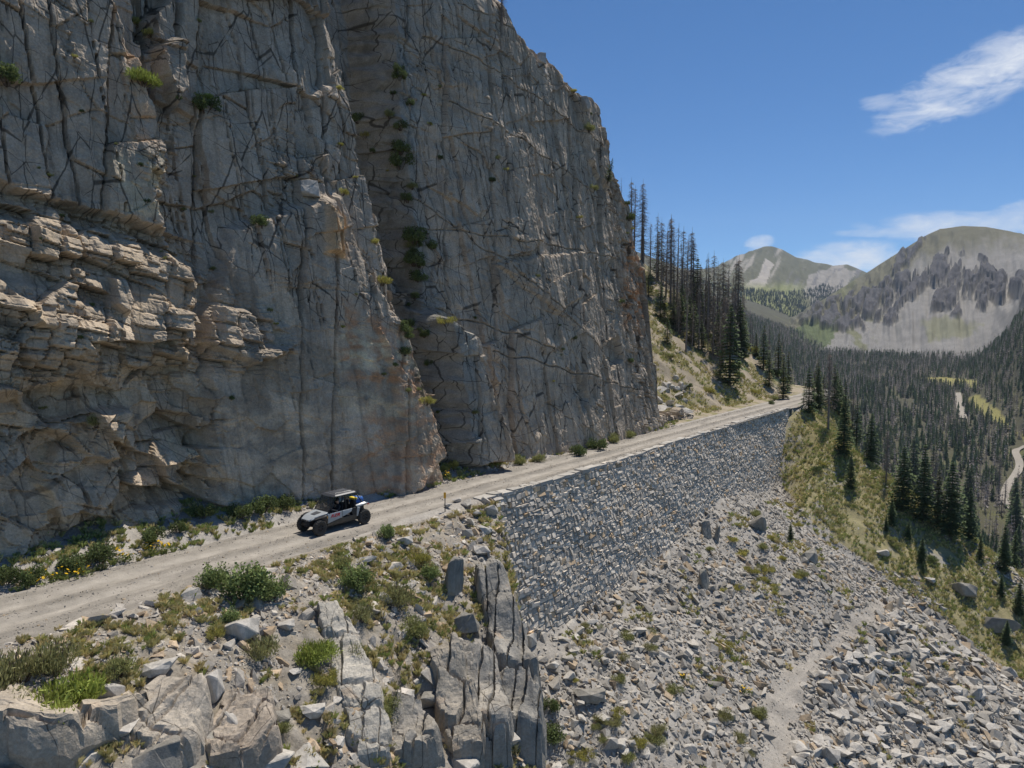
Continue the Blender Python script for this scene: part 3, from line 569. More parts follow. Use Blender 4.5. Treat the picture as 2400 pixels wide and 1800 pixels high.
# ------------------------------------------------------------------ dry-stone retaining wall
def wall_v(u, z): return .15+.30*np.sin(u*.075+.5)+.10*np.sin(u*.17)-.28+.205*(-z)+.10*vn(u*.25, z*.3, 5)
def wall():
    o0 = uvw(35, 1.5, -9.5); root = tag(empty('retaining_wall', tuple(o0)), 'long dry-stone retaining wall of grey blocks holding up the dirt road', 'wall')
    r = np.random.default_rng(8); VV, FF, CC = [], [], []; off = 0
    z = -12.5
    while z < -.12:
        h = r.uniform(.24, .46); u = -.3+r.uniform(-.3, .3)+max(0, -z-1)*.10
        ztop = min(z+h, -.05)
        while u < 71.5-.9*max(0, -z)*.75:
            wd = r.uniform(.24, .62) if r.random() > .1 else r.uniform(.7, 1.1)
            zc = z+.14*math.sin(u*.5+z)+.05*math.sin(u*1.7+2*z)+r.normal(0, .012); hh = ztop-z
            sag = r.uniform(-.05, .05)
            g = r.uniform(.008, .025); gx = r.uniform(.012, .04)
            halves = [(0, hh)] if r.random() > .3 else [(0, hh*r.uniform(.38, .6)), (None, hh)]
            lo_ = 0
            for (h0, h1) in halves:
                h0 = lo_; lo_ = h1
                q = np.array([[gx, h0+g], [wd-gx, h0+g], [wd-gx, h1-g], [gx, h1-g]])+r.normal(0, .024, (4, 2)); ctr = q.mean(0)
                pr = abs(r.normal(.03, .032)); tu, tz = r.normal(.0, .12), r.normal(-.09, .15)
                P = []
                for (a, b) in q: P.append((u+a, -.25, zc+b))
                for (a, b) in q: P.append((u+a, .0+pr*.5+r.uniform(-.01, .01), zc+b))
                for (a, b) in q:
                    a2 = ctr[0]+(a-ctr[0])*r.uniform(.78, .93); b2 = ctr[1]+(b-ctr[1])*r.uniform(.74, .92)
                    P.append((u+a2, pr+.022+tu*(a2-ctr[0])+tz*(b2-ctr[1])+r.normal(0, .018), zc+b2))
                P = np.array(P); P[:, 1] += wall_v(P[:, 0], P[:, 2])
                VV.append(uvw(P[:, 0], P[:, 1], P[:, 2]))
                for a in range(4):
                    b = (a+1) % 4; FF += [[off+a, off+b, off+4+b, off+4+a], [off+4+a, off+4+b, off+8+b, off+8+a]]
                FF.append([off+8, off+9, off+10, off+11]); off += 12
                c = np.array((.62, .545, .45))*r.uniform(.62, 1.16)
                if r.random() < .07: c = c*np.array((1.0, .82, .62))
                CC.append(np.repeat(c[None], 12, 0))
            u += wd
        z += h*.97
    o = mesh_np('wall_face', np.concatenate(VV)-o0, np.array(FF), M_wall, col=np.concatenate(CC), parent=root)
    # core behind the stones, closed to the road
    cu = np.arange(-.2, 72.2, .6); zz = np.linspace(-12.6, -.1, 14); A, B = np.meshgrid(cu, zz); Vv = wall_v(A, B)-.035
    A2 = np.vstack([A, A[-1:]]); B2 = np.vstack([B, B[-1:]+.0]); V2 = np.vstack([Vv, Vv[-1:]-1.2])
    mesh_np('core', uvw(A2, V2, B2).reshape(-1, 3)-o0, grid_faces(*A2.shape), mat('wall core', (.40, .36, .30), .95, .1), parent=root)
    # coping of flat slabs along the road edge
    parts = []; u = -.4; r = np.random.default_rng(5); VV, FF, CC = [], [], []; off = 0
    while u < 71.5:
        l = r.uniform(.5, 1.7); wd = r.uniform(.45, .85); h = r.uniform(.12, .26); tl = r.normal(0, .03)
        v0 = float(wall_v(np.array(u+l/2), np.array(0.)))
        q = np.array([[.02, -wd], [l-.02, -wd], [l-.02, .1], [.02, .1]])+r.normal(0, .06, (4, 2))
        P = [(u+a, v0+b, -.16) for a, b in q]+[(u+a+r.normal(0, .02), v0+b*r.uniform(.9, 1), -.1+h*r.uniform(.75, 1.1)+tl*b) for a, b in q]
        P = np.array(P); VV.append(uvw(P[:, 0], P[:, 1], P[:, 2]))
        FF += [[off+4, off+5, off+6, off+7]]+[[off+a, off+(a+1) % 4, off+4+(a+1) % 4, off+4+a] for a in range(4)]; off += 8
        CC.append(np.repeat(np.array((.42, .39, .345))[None]*r.uniform(.85, 1.15), 8, 0)); u += l*r.uniform(.98, 1.06)
    o = mesh_np('coping', np.concatenate(VV)-o0, np.array(FF), M_wall, col=np.concatenate(CC), parent=root)
wall()

# ------------------------------------------------------------------ far terrain: valley, two mountains
def ZV(x, y):
    r = np.hypot(x, y); a = R(28); wl = -(x*math.cos(a)-y*math.sin(a)); f = np.interp(r, [0, 120, 200, 420, 800, 1200, 1600, 2500, 6000], [-60, -75, -92, -100, -68, -42, -22, 10, 40])
    z = f+.42*np.maximum(wl-70-.03*r, 0)*sstep(150, 500, r)+.95*np.maximum(-wl-.105*r-20, 0)*sstep(500, 900, r)
    az = np.degrees(np.arctan2(x, y)); z = z+95*sstep(32.6, 37.5, az)*sstep(650, 1050, r)*(1-sstep(1500, 1900, r)*.3)
    return z+6*fbm(x*.006, y*.006, 3, 4)+2*fbm(x*.03, y*.03, 6, 3)
def polar(az0, az1, na, rs):
    A, Rr = np.meshgrid(np.radians(np.linspace(az0, az1, na)), rs); return A, Rr, Rr*np.sin(A), Rr*np.cos(A)
A_, R_, X_, Y_ = polar(-8, 62, 420, np.concatenate([np.linspace(110, 700, 150), np.linspace(710, 1700, 110), np.linspace(1730, 3400, 40)]))
Z_ = ZV(X_, Y_); P_ = np.stack([X_, Y_, Z_], -1); vx, vy, vd = proj(P_)
MEADOW = [[(2085, 862), (2130, 905), (2165, 915), (2212, 950), (2260, 1000), (2260, 965), (2190, 930), (2160, 890), (2110, 850)], [(1985, 815), (2030, 835), (2110, 838), (2110, 822), (2040, 815)]]
VROAD = [[(2215, 965), (2190, 975), (2206, 1010), (2180, 1045), (2166, 1078), (2190, 1105), (2218, 1140)], [(2066, 850), (2072, 872), (2078, 905)]]
c = np.empty(Z_.shape+(3,)); c[:] = (.085, .08, .05); m = sstep(.15, .55, fbm(X_*.02, Y_*.02, 4, 4)); c = c*(1-m[..., None])+np.array((.12, .12, .05))*m[..., None]
for q in MEADOW:
    m = inpoly(vx, vy, q); c[m] = (.26, .235, .085)
mesh_np('valley_ground', P_.reshape(-1, 3), grid_faces(*Z_.shape)[:, ::-1], M_ground, col=c.reshape(-1, 3), smooth=True)['kind'] = 'structure'
def hit_far(xd, yd):                            # march a sight line to the valley floor
    r = ray(np.array(float(xd)), np.array(float(yd))); t = np.linspace(130, 3000, 6000); P = np.array([0, 0, CH])+t[:, None]*r
    k = np.flatnonzero(P[:, 2] < ZV(P[:, 0], P[:, 1])); return P[k[0]] if len(k) else None
M_track = mat('gravel track', (.33, .295, .25), .95, .1, 0, .1, .1)
for li, line in enumerate(VROAD):
    pts = [hit_far(*q) for q in line]; pts = np.array([q for q in pts if q is not None]); t = np.linspace(0, len(pts)-1, 60)
    px_ = np.interp(t, range(len(pts)), pts[:, 0]); py_ = np.interp(t, range(len(pts)), pts[:, 1])
    for _ in range(5): px_[1:-1] = (px_[:-2]+px_[2:])/2; py_[1:-1] = (py_[:-2]+py_[2:])/2
    tx, ty = np.gradient(px_), np.gradient(py_); l = np.hypot(tx, ty); hw_ = 2.4 if li == 0 else 4.0
    rows = [np.stack([px_-ty/l*o, py_+tx/l*o], -1) for o in np.linspace(-hw_, hw_, 5)]; Q = np.stack(rows, 0)
    VR = np.dstack([Q, ZV(Q[..., 0], Q[..., 1])[..., None]+1.0]); mesh_np('valley_road', VR.reshape(-1, 3), grid_faces(5, 60), M_track, smooth=True)['kind'] = 'structure'
def ridge_interp(pts, az, Dr):
    P = np.array(pts, float); r = ray(P[:, 0], P[:, 1]); a = np.arctan2(r[:, 0], r[:, 1]); e = r[:, 2]/np.hypot(r[:, 0], r[:, 1]); return CH+Dr*np.interp(az, a, e), np.interp(az, a, P[:, 0])
SIL1 = [(1500, 790), (1650, 735), (1690, 706), (1740, 672), (1790, 640), (1830, 615), (1870, 591), (1900, 571), (1940, 546), (1980, 521), (2005, 506), (2030, 495), (2080, 488), (2130, 490), (2180, 499), (2212, 507), (2300, 520), (2450, 560), (2700, 640), (3200, 760)]
SIL2 = [(1200, 700), (1400, 660), (1530, 591), (1580, 561), (1620, 544), (1650, 533), (1668, 532), (1690, 539), (1720, 556), (1745, 561), (1760, 567), (1785, 570), (1800, 574), (1830, 571), (1850, 579), (1875, 590), (1950, 610), (2100, 640), (2400, 700)]
def mountain(name, sil, az0, az1, na, r0, rr_, r1, zbase, prof, rib, seed):
    rs = np.concatenate([np.linspace(r0, rr_, 210), np.linspace(rr_+20, r1, 24)]); A, Rr, X, Y = polar(az0, az1, na, rs)
    zr, sx = ridge_interp(sil, A, rr_); zb = zbase(X, Y); s = np.clip((Rr-r0)/(rr_-r0), 0, 1)
    sp = np.interp(s, *prof); Z = zb+(zr-zb)*sp
    n = fbm(A*60, Rr*.0025, seed, 5); rid = 1-np.abs(fbm(A*38+.6*s, Rr*.0012, seed+2, 5))*2
    Z = Z+rib*(n*.6+(rid-.4))*sstep(.0, .25, s)*sstep(1.0, .86, s)
    Z = np.where(Rr > rr_, zr-(Rr-rr_)*.5, Z); P = np.stack([X, Y, Z], -1); px, py, _ = proj(P); return A, Rr, s, P, px, py, sx
def finish(name, P, c): mesh_np(name, P.reshape(-1, 3), grid_faces(*P.shape[:2])[:, ::-1], M_mount, col=c.reshape(-1, 3), smooth=True)['kind'] = 'structure'
def put(c, m, rgb): c[...] = c*(1-m[..., None])+np.array(rgb)*m[..., None]
A, Rr, s, P, px, py, sx = mountain('m', SIL1, 10, 56, 620, 1330, 2500, 3400, lambda x, y: ZV(x, y)-14, ([0, .2, .5, .8, .93, 1], [0, .14, .42, .80, .955, 1]), 15, 3)
# rock ribs standing out of the scree
band = np.interp(px, [1690, 1790, 1900, 1990, 2050, 2120, 2212, 2400], [700, 680, 655, 610, 600, 615, 640, 660]); hb = np.interp(px, [1690, 1780, 1850, 2000, 2120, 2212], [14, 28, 52, 85, 60, 40])
wx = (px+.5*(py-600))/30+.55*fbm(px*.03, py*.03, 4, 4); wy = (py-.25*px)/58+.5*fbm(px*.04, py*.03, 9, 4)
f1, f2, ci, cj, ax_, ay_ = worley(wx, wy, 6)
pr_ = H2(ci, cj, 3); mk = sstep(.03, .12, f2-f1+.42*fbm(px*.13, py*.08, 5, 5)-.06)*sstep(.0, .05, 1.16-1.0*np.abs(py-band)/hb-pr_+.25*fbm(px*.03, py*.03, 2, 3))*sstep(1700, 1760, px)
rk = brick(px*.09+.03*py, py*.05, 6)
P[..., 2] -= 2.5*np.abs(fbm(A*170, Rr*.0012, 7, 3))*sstep(.05, .3, s)*sstep(1, .85, s); P[..., 2] += mk*(20+16*(pr_-.5)+14*fbm(px*.05, py*.03, 5, 4)+5*(H2(rk[0], rk[1], 3)-.5))
c = np.empty(P.shape); c[:] = (.245, .23, .212); sy = np.interp(px, [p_[0] for p_ in SIL1], [p_[1] for p_ in SIL1])
n1 = fbm(px*.03, py*.03, 2, 4); n2 = fbm((px-.4*py)*.06, py*.012, 5, 4)
put(c, sstep(-.1, .35, n2)*.6, (.215, .205, .19)); put(c, sstep(80, 20, py-sy+40*n1-30*sstep(1960, 1840, px)+25*sstep(2080, 2200, px))*.9, (.125, .115, .065)); put(c, sstep(.05, .3, n1)*sstep(1960, 1850, px)*.8, (.15, .15, .065))
put(c, sstep(-8, 6, sdf(px+14*n2, py+10*n1, [(1990, 700), (2030, 682), (2070, 690), (2120, 706), (2095, 722), (2050, 728), (2005, 738)])+14*fbm(px*.06, py*.06, 8, 4))*.55, (.19, .19, .08)); put(c, (inpoly(px+15*n1, py+10*n1, [(1700, 720), (1740, 700), (1820, 690), (1800, 730), (1770, 760), (1680, 760)])).astype(float), (.10, .12, .05))
put(c, mk*.95, (.08, .075, .08)); finish('mountain', P, c)
A, Rr, s, P, px, py, sx = mountain('m', SIL2, 0, 40, 420, 2300, 4200, 5600, lambda x, y: ZV(x, y)-10, ([0, .3, .55, .8, .93, 1], [0, .16, .40, .74, .93, 1]), 22, 7)
c = np.empty(P.shape); c[:] = (.11, .105, .06); n1 = fbm(px*.03, py*.03, 4, 4); n2 = fbm((px+.6*py)*.05, py*.015, 6, 4)
put(c, sstep(.12, .4, n2)*.8, (.34, .305, .265)); put(c, inpoly(px+6*n1, py+6*n1, [(1655, 560), (1672, 570), (1650, 620), (1610, 640), (1595, 625), (1635, 600)])*.9, (.38, .34, .30))
put(c, inpoly(px+14*n1, py+10*n2, [(1745, 595), (1800, 572), (1850, 585), (1830, 620), (1770, 640), (1735, 640)])*.85, (.30, .27, .24)); put(c, sstep(.12, .22, n2)*(np.abs(py-598) < 18)*(px > 1690)*.8, (.13, .12, .115))
put(c, sstep(605, 625, py+8*n1)*sstep(1760, 1700, px)*.8, (.20, .215, .075)); finish('mountain', P, c)
M2P, M2x, M2y = P, px, py
#--MORE2--
# ------------------------------------------------------------------ trees
def spruce_proto(seed, H=10., wd=.17, n_wh=26, dense=9, sparse=.0, colr=(.12, .155, .07)):
    r = np.random.default_rng(seed); V, Fc, C = [], [], []
    for k in range(n_wh):
        t = (k+.4*r.random())/n_wh; z = H*(.05+.93*t); L = H*wd*(1-t)**.85*(.75+.45*r.random())+.12
        if t < .12: L *= .75
        nb = max(4, int(dense*(1-.5*t)))
        for b in range(nb):
            if r.random() < sparse: continue
            a = 6.283*(b+r.random()*.8)/nb+k*1.3; l = L*r.uniform(.65, 1.12); dx, dy = math.cos(a), math.sin(a); droop = l*r.uniform(.12, .42)
            cc = np.array(colr)*r.uniform(.6, 1.5)
            # a drooping spray: spine with side fronds hanging either side
            m = max(3, int(l/.34))
            for q in range(m):
                f = (q+.35)/m; px = dx*l*f; py = dy*l*f; pz = z-droop*f*f+.10*l*f; wq = (.22+.26*l*(1-f)*.6)*r.uniform(.7, 1.3)
                for sgn in (-1, 1):
                    ex = px+dx*.25*l/m*3-dy*sgn*wq; ey = py+dy*.25*l/m*3+dx*sgn*wq; ez = pz-r.uniform(.04, .22)
                    o = len(V); V += [(px-dx*.06, py-dy*.06, pz+.03), (px+dx*l/m*1.15, py+dy*l/m*1.15, pz-.02), (ex, ey, ez)]; Fc.append((o, o+1, o+2))
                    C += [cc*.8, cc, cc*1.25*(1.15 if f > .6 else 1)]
    o = len(V); 
    for k in range(4):
        a = k*1.571; V += [(0, 0, H*1.0), (.10*math.cos(a), .10*math.sin(a), H*.93), (.10*math.cos(a+1.5), .10*math.sin(a+1.5), H*.93)]; Fc.append((o+3*k, o+3*k+1, o+3*k+2)); C += [np.array(colr)]*3
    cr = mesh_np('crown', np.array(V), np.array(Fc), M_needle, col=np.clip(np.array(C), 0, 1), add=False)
    return mesh_tube([(0, 0, -.4), (0, 0, H*.5), (0, 0, H*.97)], [H*.016+.03, H*.010, .012], 6, M_bark, 'trunk'), cr
def tube_np(pts, rad, ns=6):
    pts = np.array(pts, float); V, Fc = [], []; n = len(pts)
    for i in range(n):
        t = pts[min(i+1, n-1)]-pts[max(i-1, 0)]; t /= np.linalg.norm(t)+1e-9; a = np.cross(t, (0.3, .2, .93) if abs(t[2]) < .9 else (1, 0, 0)); a /= np.linalg.norm(a)+1e-9; b = np.cross(t, a)
        for k in range(ns): th = 6.283*k/ns; V.append(pts[i]+rad[i]*(a*math.cos(th)+b*math.sin(th)))
    for i in range(n-1):
        for k in range(ns): Fc.append((i*ns+k, i*ns+(k+1) % ns, (i+1)*ns+(k+1) % ns, (i+1)*ns+k))
    return np.array(V), np.array(Fc)
def mesh_tube(pts, rad, ns, m, name): V, Fc = tube_np(pts, rad, ns); return mesh_np(name, V, Fc, m, smooth=True, add=False)
def dead_proto(seed, H=12., full=.5):
    r = np.random.default_rng(seed); V, Fc = [], []
    lean = r.normal(0, .012, 2)
    for k in range(int(230*full)):
        t = r.random()**.8*.86+.08; z = H*t; a = r.random()*6.283; l = H*.135*(1-t)**.7*r.uniform(.5, 1.15)+.12; dx, dy = math.cos(a), math.sin(a); dr = r.uniform(-.05, .55)
        bx, by = lean*z; e = (bx+dx*l, by+dy*l, z-dr*l); o = len(V); wz = .02+.008*l
        V += [(bx, by, z+wz), (bx, by, z-wz), e]; Fc.append((o, o+1, o+2)); o = len(V)
        V += [(bx-dy*wz, by+dx*wz, z), (bx+dy*wz, by-dx*wz, z), e]; Fc.append((o, o+1, o+2))
        for q in range(int(3+5*full)):               # fine hanging twigs
            f = r.uniform(.25, 1); px, py, pz = bx+dx*l*f, by+dy*l*f, z-dr*l*f; s = r.choice([-1, 1]); w_ = r.uniform(.15, .44)
            o = len(V); V += [(px, py, pz), (px+dx*.035, py+dy*.035, pz-.02), (px+dx*w_*.6-dy*s*w_*.7, py+dy*w_*.6+dx*s*w_*.7, pz-r.uniform(.05, .28))]; Fc.append((o, o+1, o+2))
    cr = mesh_np('branches', np.array(V), np.array(Fc), M_dead, add=False)
    tk = mesh_tube([(0, 0, -.4), (*(lean*H*.5), H*.5), (*(lean*H), H)], [H*.013+.03, H*.008+.01, .01], 6, M_dead, 'trunk')
    return tk, cr
SPR = [spruce_proto(40+k, 10, *a) for k, a in enumerate([(.19, 30, 12), (.155, 32, 11), (.22, 28, 13), (.175, 26, 10, .22), (.15, 30, 10, .12, (.14, .15, .07))])]
DED = [dead_proto(60+k, 12, f) for k, f in enumerate([1.15, .95, .7, .45, 1.05, .3])]
def make_tree(kind, proto, W, h, H0, label, cat, group=None, lean=0, parts=True):
    name = 'spruce_tree' if kind == 's' else 'dead_tree'
    rt = empty(name, (float(W[0]), float(W[1]), float(W[2])-.1), random.uniform(0, 6.28), h/H0)
    if lean: rt.rotation_euler = (0, lean, 0)
    tag(rt, label, cat, group)
    link(bpy.data.objects.new('trunk', proto[0]), rt); link(bpy.data.objects.new('crown' if kind == 's' else 'branches', proto[1]), rt)
    return rt
def tree_at(kind, k, xd, yb, hpx, label, group=None, lean=0, hit=None):
    h_ = hit or hit_terr(xd, yb)
    if h_ is None: return
    W, dd = h_[0], h_[-1]; h = hpx*D*dd/F
    P = SPR if kind == 's' else DED
    make_tree(kind, P[k % len(P)], W, h, 10. if kind == 's' else 12., label, 'tree', group, lean)
# the nearer trees, each placed where the photograph shows its foot: kind, form, x, foot y, height in view pixels
NEAR = [('s', 0, 1745, 893, 104, 'green spruce standing alone at the far end of the dirt road'),
 ('d', 0, 1789, 930, 178, 'tall grey dead spruce with full bare branches just beyond the far end of the wall'),
 ('s', 1, 1822, 985, 140, 'slim green spruce at the top of the grassy slope below the tall dead one'),
 ('s', 0, 1838, 1058, 82, 'small lone green spruce out on the open grassy slope'),
 ('s', 3, 1850, 960, 98, 'thin-crowned spruce with gaps between its branches on the edge of the grassy slope'),
 ('s', 0, 1880, 1000, 112, 'green spruce on the slope edge uphill of a brown dying spruce'),
 ('d', 4, 1915, 1040, 120, 'brown dying spruce still thick with twigs, among green spruces on the slope edge'),
 ('s', 2, 1950, 1105, 150, 'broad green spruce, one of the biggest on the slope edge'),
 ('s', 1, 1995, 1130, 178, 'very dark narrow spruce towering over its neighbours on the slope edge'),
 ('s', 2, 2055, 1160, 172, 'wide bushy spruce with pale branch tips near the lower end of the slope edge'),
 ('s', 4, 2025, 1135, 130, 'olive green spruce squeezed between two bigger spruces'),
 ('s', 1, 2090, 1165, 120, 'narrow spruce right behind the wide bushy spruce'),
 ('s', 2, 1925, 1135, 62, 'young bluish spruce in front of the big spruces'),
 ('s', 0, 1915, 1147, 38, 'waist-high spruce sapling at the foot of a young bluish spruce'),
 ('s', 0, 1962, 1165, 44, 'small spruce below the row of big spruces on the slope'),
 ('s', 2, 1990, 1215, 62, 'young rounded spruce on the grass and scree boundary'),
 ('s', 0, 1994, 1240, 30, 'knee-high spruce sapling beneath a young rounded spruce'),
 ('s', 1, 2118, 1210, 60, 'small slim spruce standing beside a flat grey boulder'),
 ('s', 1, 2165, 1235, 112, 'dark spruce near the picture edge above the angular outcrop'),
 ('s', 3, 2190, 1230, 88, 'thin spruce just behind the dark spruce near the picture edge'),
 ('s', 2, 2165, 1290, 52, 'stubby bright green spruce below the dark spruce near the picture edge'),
 ('s', 0, 2200, 1330, 84, 'spruce cut by the picture edge above a long slanting boulder'),
 ('s', 2, 2175, 1395, 60, 'low bushy spruce below the long slanting boulder'),
 ('s', 2, 1707, 1168, 44, 'squat bushy little spruce growing out of the scree below the wall'),
 ('s', 1, 1648, 800, 100, 'narrow spruce in a small clump above the road bend'),
 ('s', 0, 1660, 835, 78, 'spruce at the front of the small clump above the road bend'),
 ('s', 1, 1690, 862, 96, 'dark pointed spruce nearest the road on the hillside'),
 ('s', 4, 1702, 845, 90, 'olive spruce half behind the dark pointed spruce nearest the road'),
 ('s', 0, 1575, 838, 180, 'tall dark spruce with a wide skirt on the grassy hillside above the road'),
 ('d', 0, 1556, 815, 150, 'leaning brown dead spruce thick with twigs beside the tall dark spruce'),
 ('s', 1, 1622, 735, 70, 'small spruce on the skyline of the scree spur'),
 ('s', 0, 1598, 770, 130, 'spruce in front of the dead stand on the hillside'),
 ('s', 1, 1505, 705, 150, 'green spruce in the middle of the dead stand beside the cliff'),
 ('s', 2, 1425, 690, 84, 'spruce pressed against the right-hand end of the cliff'),
 ('s', 2, 1442, 745, 62, 'low dark spruce bush on the hillside by the end of the cliff')]
LEAN = {1556: .06}
for kd, k, x, y, h, lab in NEAR: tree_at(kd, k, x, y, h, lab, lean=LEAN.get(x, 0))
for i, (x, y, h, k) in enumerate([(1758, 876, 80, 0), (1768, 884, 96, 1), (1778, 872, 70, 2), (1790, 885, 90, 3), (1801, 890, 104, 1), (1812, 900, 86, 0), (1735, 876, 50, 2), (1824, 912, 92, 4), (1806, 876, 80, 2), (1840, 930, 96, 1), (1765, 872, 100, 4)]):
    tree_at('s' if i % 3 else 'd', k, x, y, h, 'tree in the close stand hiding where the dirt road bends away', 'stand at the road bend')
fe_ = np.random.default_rng(4)
for i in range(46):                             # the forest's near edge, below and behind the slope
    x, y = fe_.uniform(1840, 2214), fe_.uniform(1000, 1240)
    if y < 1000+(x-1840)*.25 or y > 985+(x-1840)*.75: continue
    q = hit_far(x, y)
    if q is not None: dd = float(proj(q)[2]); tree_at('s' if fe_.random() < .6 else 'd', int(fe_.integers(0, 5)), x, y, fe_.uniform(70, 135), 'tree at the near edge of the valley forest below the row of slope-edge spruces', 'near edge of the valley forest', hit=(q, dd))
# the standing dead wood on the hillside beside the cliff
DEADS = [(1366, 545, 165, 0), (1372, 548, 150, 1), (1386, 560, 175, 0), (1394, 562, 140, 4), (1405, 600, 120, 1), (1418, 610, 150, 2), (1430, 640, 170, 0), (1437, 640, 150, 1), (1448, 655, 190, 0), (1456, 660, 150, 2), (1462, 660, 180, 3), (1470, 690, 200, 1), (1480, 700, 190, 2), (1490, 690, 200, 0), (1497, 700, 190, 1),
 (1512, 715, 150, 0), (1520, 720, 170, 3), (1530, 735, 190, 5), (1541, 740, 200, 1), (1549, 745, 180, 3), (1562, 750, 190, 0), (1570, 755, 160, 2), (1585, 760, 200, 1), (1592, 760, 210, 0), (1605, 740, 150, 5), (1612, 735, 110, 2), (1481, 760, 150, 3), (1540, 780, 150, 4), (1462, 720, 110, 4), (1508, 760, 120, 5), (1526, 690, 120, 3), (1556, 700, 120, 2), (1634, 745, 90, 3), (1578, 720, 130, 3)]
for i, (x, y, h, k) in enumerate(DEADS):
    tree_at('d', k, x, y, h, 'bare grey dead spruce in the dense dead stand on the hillside right of the cliff', 'dead spruces beside the cliff')
for i, (x, y, h, k) in enumerate([(1400, 640, 70, 2), (1455, 700, 80, 1), (1470, 720, 90, 0), (1515, 760, 70, 2), (1532, 700, 110, 1), (1550, 770, 100, 0), (1580, 765, 110, 1), (1490, 745, 60, 2), (1600, 775, 80, 0), (1437, 700, 70, 3)]):
    tree_at('s', k, x, y, h, 'green spruce among the grey dead trunks on the hillside right of the cliff', 'green spruces beside the cliff')
hr_ = np.random.default_rng(19)
for i in range(150):
    x, y = hr_.uniform(1405, 1745), hr_.uniform(590, 850)
    if not inpoly(np.array([x]), np.array([y]), [(1405, 590), (1600, 700), (1742, 815), (1735, 850), (1600, 790), (1560, 800), (1480, 745), (1430, 690)])[0]: continue
    dead = hr_.random() < .62
    if dead: tree_at('d', int(hr_.integers(0, 6)), x, y, hr_.uniform(70, 165)*(1-.35*(x > 1620)), 'bare grey dead spruce in the dense dead stand on the hillside right of the cliff', 'dead spruces beside the cliff')
    else: tree_at('s', int(hr_.integers(0, 5)), x, y, hr_.uniform(45, 110), 'green spruce among the grey dead trunks on the hillside right of the cliff', 'green spruces beside the cliff')
# trees on the brow of the cliff
for kd, k, x, y, h, lab in [('s', 3, 1316, 392, 54, 'lone windblown spruce leaning over the brow of the cliff'), ('d', 4, 1085, 40, 110, 'bare dead spruce at the very top of the cliff, cut by the upper picture edge'),
                            ('d', 1, 1092, 50, 70, 'short dead spruce below the topmost tree on the cliff edge'), ('d', 5, 1129, 96, 34, 'thin dead sapling on the grassy step of the cliff brow'), ('d', 5, 1348, 425, 44, 'spindly dead sapling where the cliff brow meets the dead stand')]:
    h_ = hit_cliff(x, y, 9)
    if h_: tree_at(kd, k, x, y, h, lab, hit=(h_[0], h_[1]), lean=.2 if x == 1316 else 0)

# ------------------------------------------------------------------ forest on the valley floor and lower slopes
def low_tree(seed, dead):
    r = np.random.default_rng(seed); V, Fc, C = [], [], []
    for k in range(7 if not dead else 8):
        t = k/8; z = .06+.9*t; l = .115*(1-t)**.8*(1 if not dead else .62)+.012; n = 5
        for b in range(n):
            if dead and r.random() < .25: continue
            a = 6.283*b/n+r.random()+k; q = l*r.uniform(.6, 1.25); o = len(V); s = .5 if not dead else .30
            V += [(0, 0, z+.13 if not dead else z+.05), (q*math.cos(a-s), q*math.sin(a-s), z-.02), (q*math.cos(a+s), q*math.sin(a+s), z-r.uniform(.0, .05))]; Fc.append((o, o+1, o+2)); g = r.uniform(.7, 1.3); C += [(g*.8,)*3, (g,)*3, (g*1.1,)*3]
    o = len(V); w_ = .011
    V += [(-w_, 0, -.05), (w_, 0, -.05), (0, 0, 1), (0, -w_, -.05), (0, w_, -.05), (0, 0, 1)]; Fc += [(o, o+1, o+2), (o+3, o+4, o+5)]; C += [(.7,)*3]*6
    return np.array(V), np.array(Fc), np.array(C)
LOW = [low_tree(k, False) for k in range(4)]+[low_tree(k+10, True) for k in range(4)]
fr = np.random.default_rng(77)
def forest(n, az0, az1, r0, r1, zf, ok, hh, dead_p, name, g=(.14, .175, .09), far=False, single=0):
    a = np.radians(fr.uniform(az0, az1, n)); r = np.sqrt(fr.uniform(r0**2, r1**2, n)); X, Y = r*np.sin(a), r*np.cos(a); Z = zf(X, Y); P = np.stack([X, Y, Z], -1); px, py, dd = proj(P)
    k = ok(px, py, X, Y); P, px, py, X, Y = P[k], px[k], py[k], X[k], Y[k]; m = len(P)
    dp = np.clip(dead_p+.5*fbm(X*.008, Y*.008, 12, 3), .05, .95); dead = fr.random(m) < dp; ti = np.where(dead, 4, 0)+fr.integers(0, 4, m)
    hs = fr.uniform(*hh, m)*np.where(dead, 1.1, .95); ang = fr.uniform(0, 6.28, m); ca, sa, o, l = np.cos(ang), np.sin(ang), np.zeros(m), np.ones(m); rot = np.stack([ca, -sa, o, sa, ca, o, o, o, l], -1).reshape(m, 3, 3)
    if single:                                  # the trees that show largest stand as objects of their own
        app = hs/dd[k]; pick = np.zeros(m, bool)
        for kd in (False, True): ii = np.flatnonzero(dead == kd); pick[ii[np.argsort(-app[ii])[:single]]] = True
        for i in np.flatnonzero(pick):
            q = int(fr.integers(0, 5)); make_tree('d' if dead[i] else 's', (DED if dead[i] else SPR)[q], P[i], float(hs[i]), 12. if dead[i] else 10., 'grey dead spruce standing in the near part of the valley forest' if dead[i] else 'green spruce standing in the near part of the valley forest', 'tree', 'dead spruces of the valley forest' if dead[i] else 'green spruces of the valley forest')
        P, dead, ti, hs, rot = P[~pick], dead[~pick], ti[~pick], hs[~pick], rot[~pick]; m = len(P)
    base = np.where(dead[:, None], np.array((.37, .325, .295)), np.array(g))*fr.uniform(.7, 1.35, (m, 1)); out = []
    if far: base *= .9
    for t in range(8):
        q = ti == t; V, Fc, C = LOW[t]; out.append((V, Fc, P[q], rot[q], np.repeat(hs[q][:, None], 3, 1)*np.array((1.15, 1.15, 1)), (base[q][:, None, :]*C[None])))
    VV, FF, CC = realise(out); tag(mesh_np(name, VV, FF, M_needle, col=CC), kind='stuff'); return P
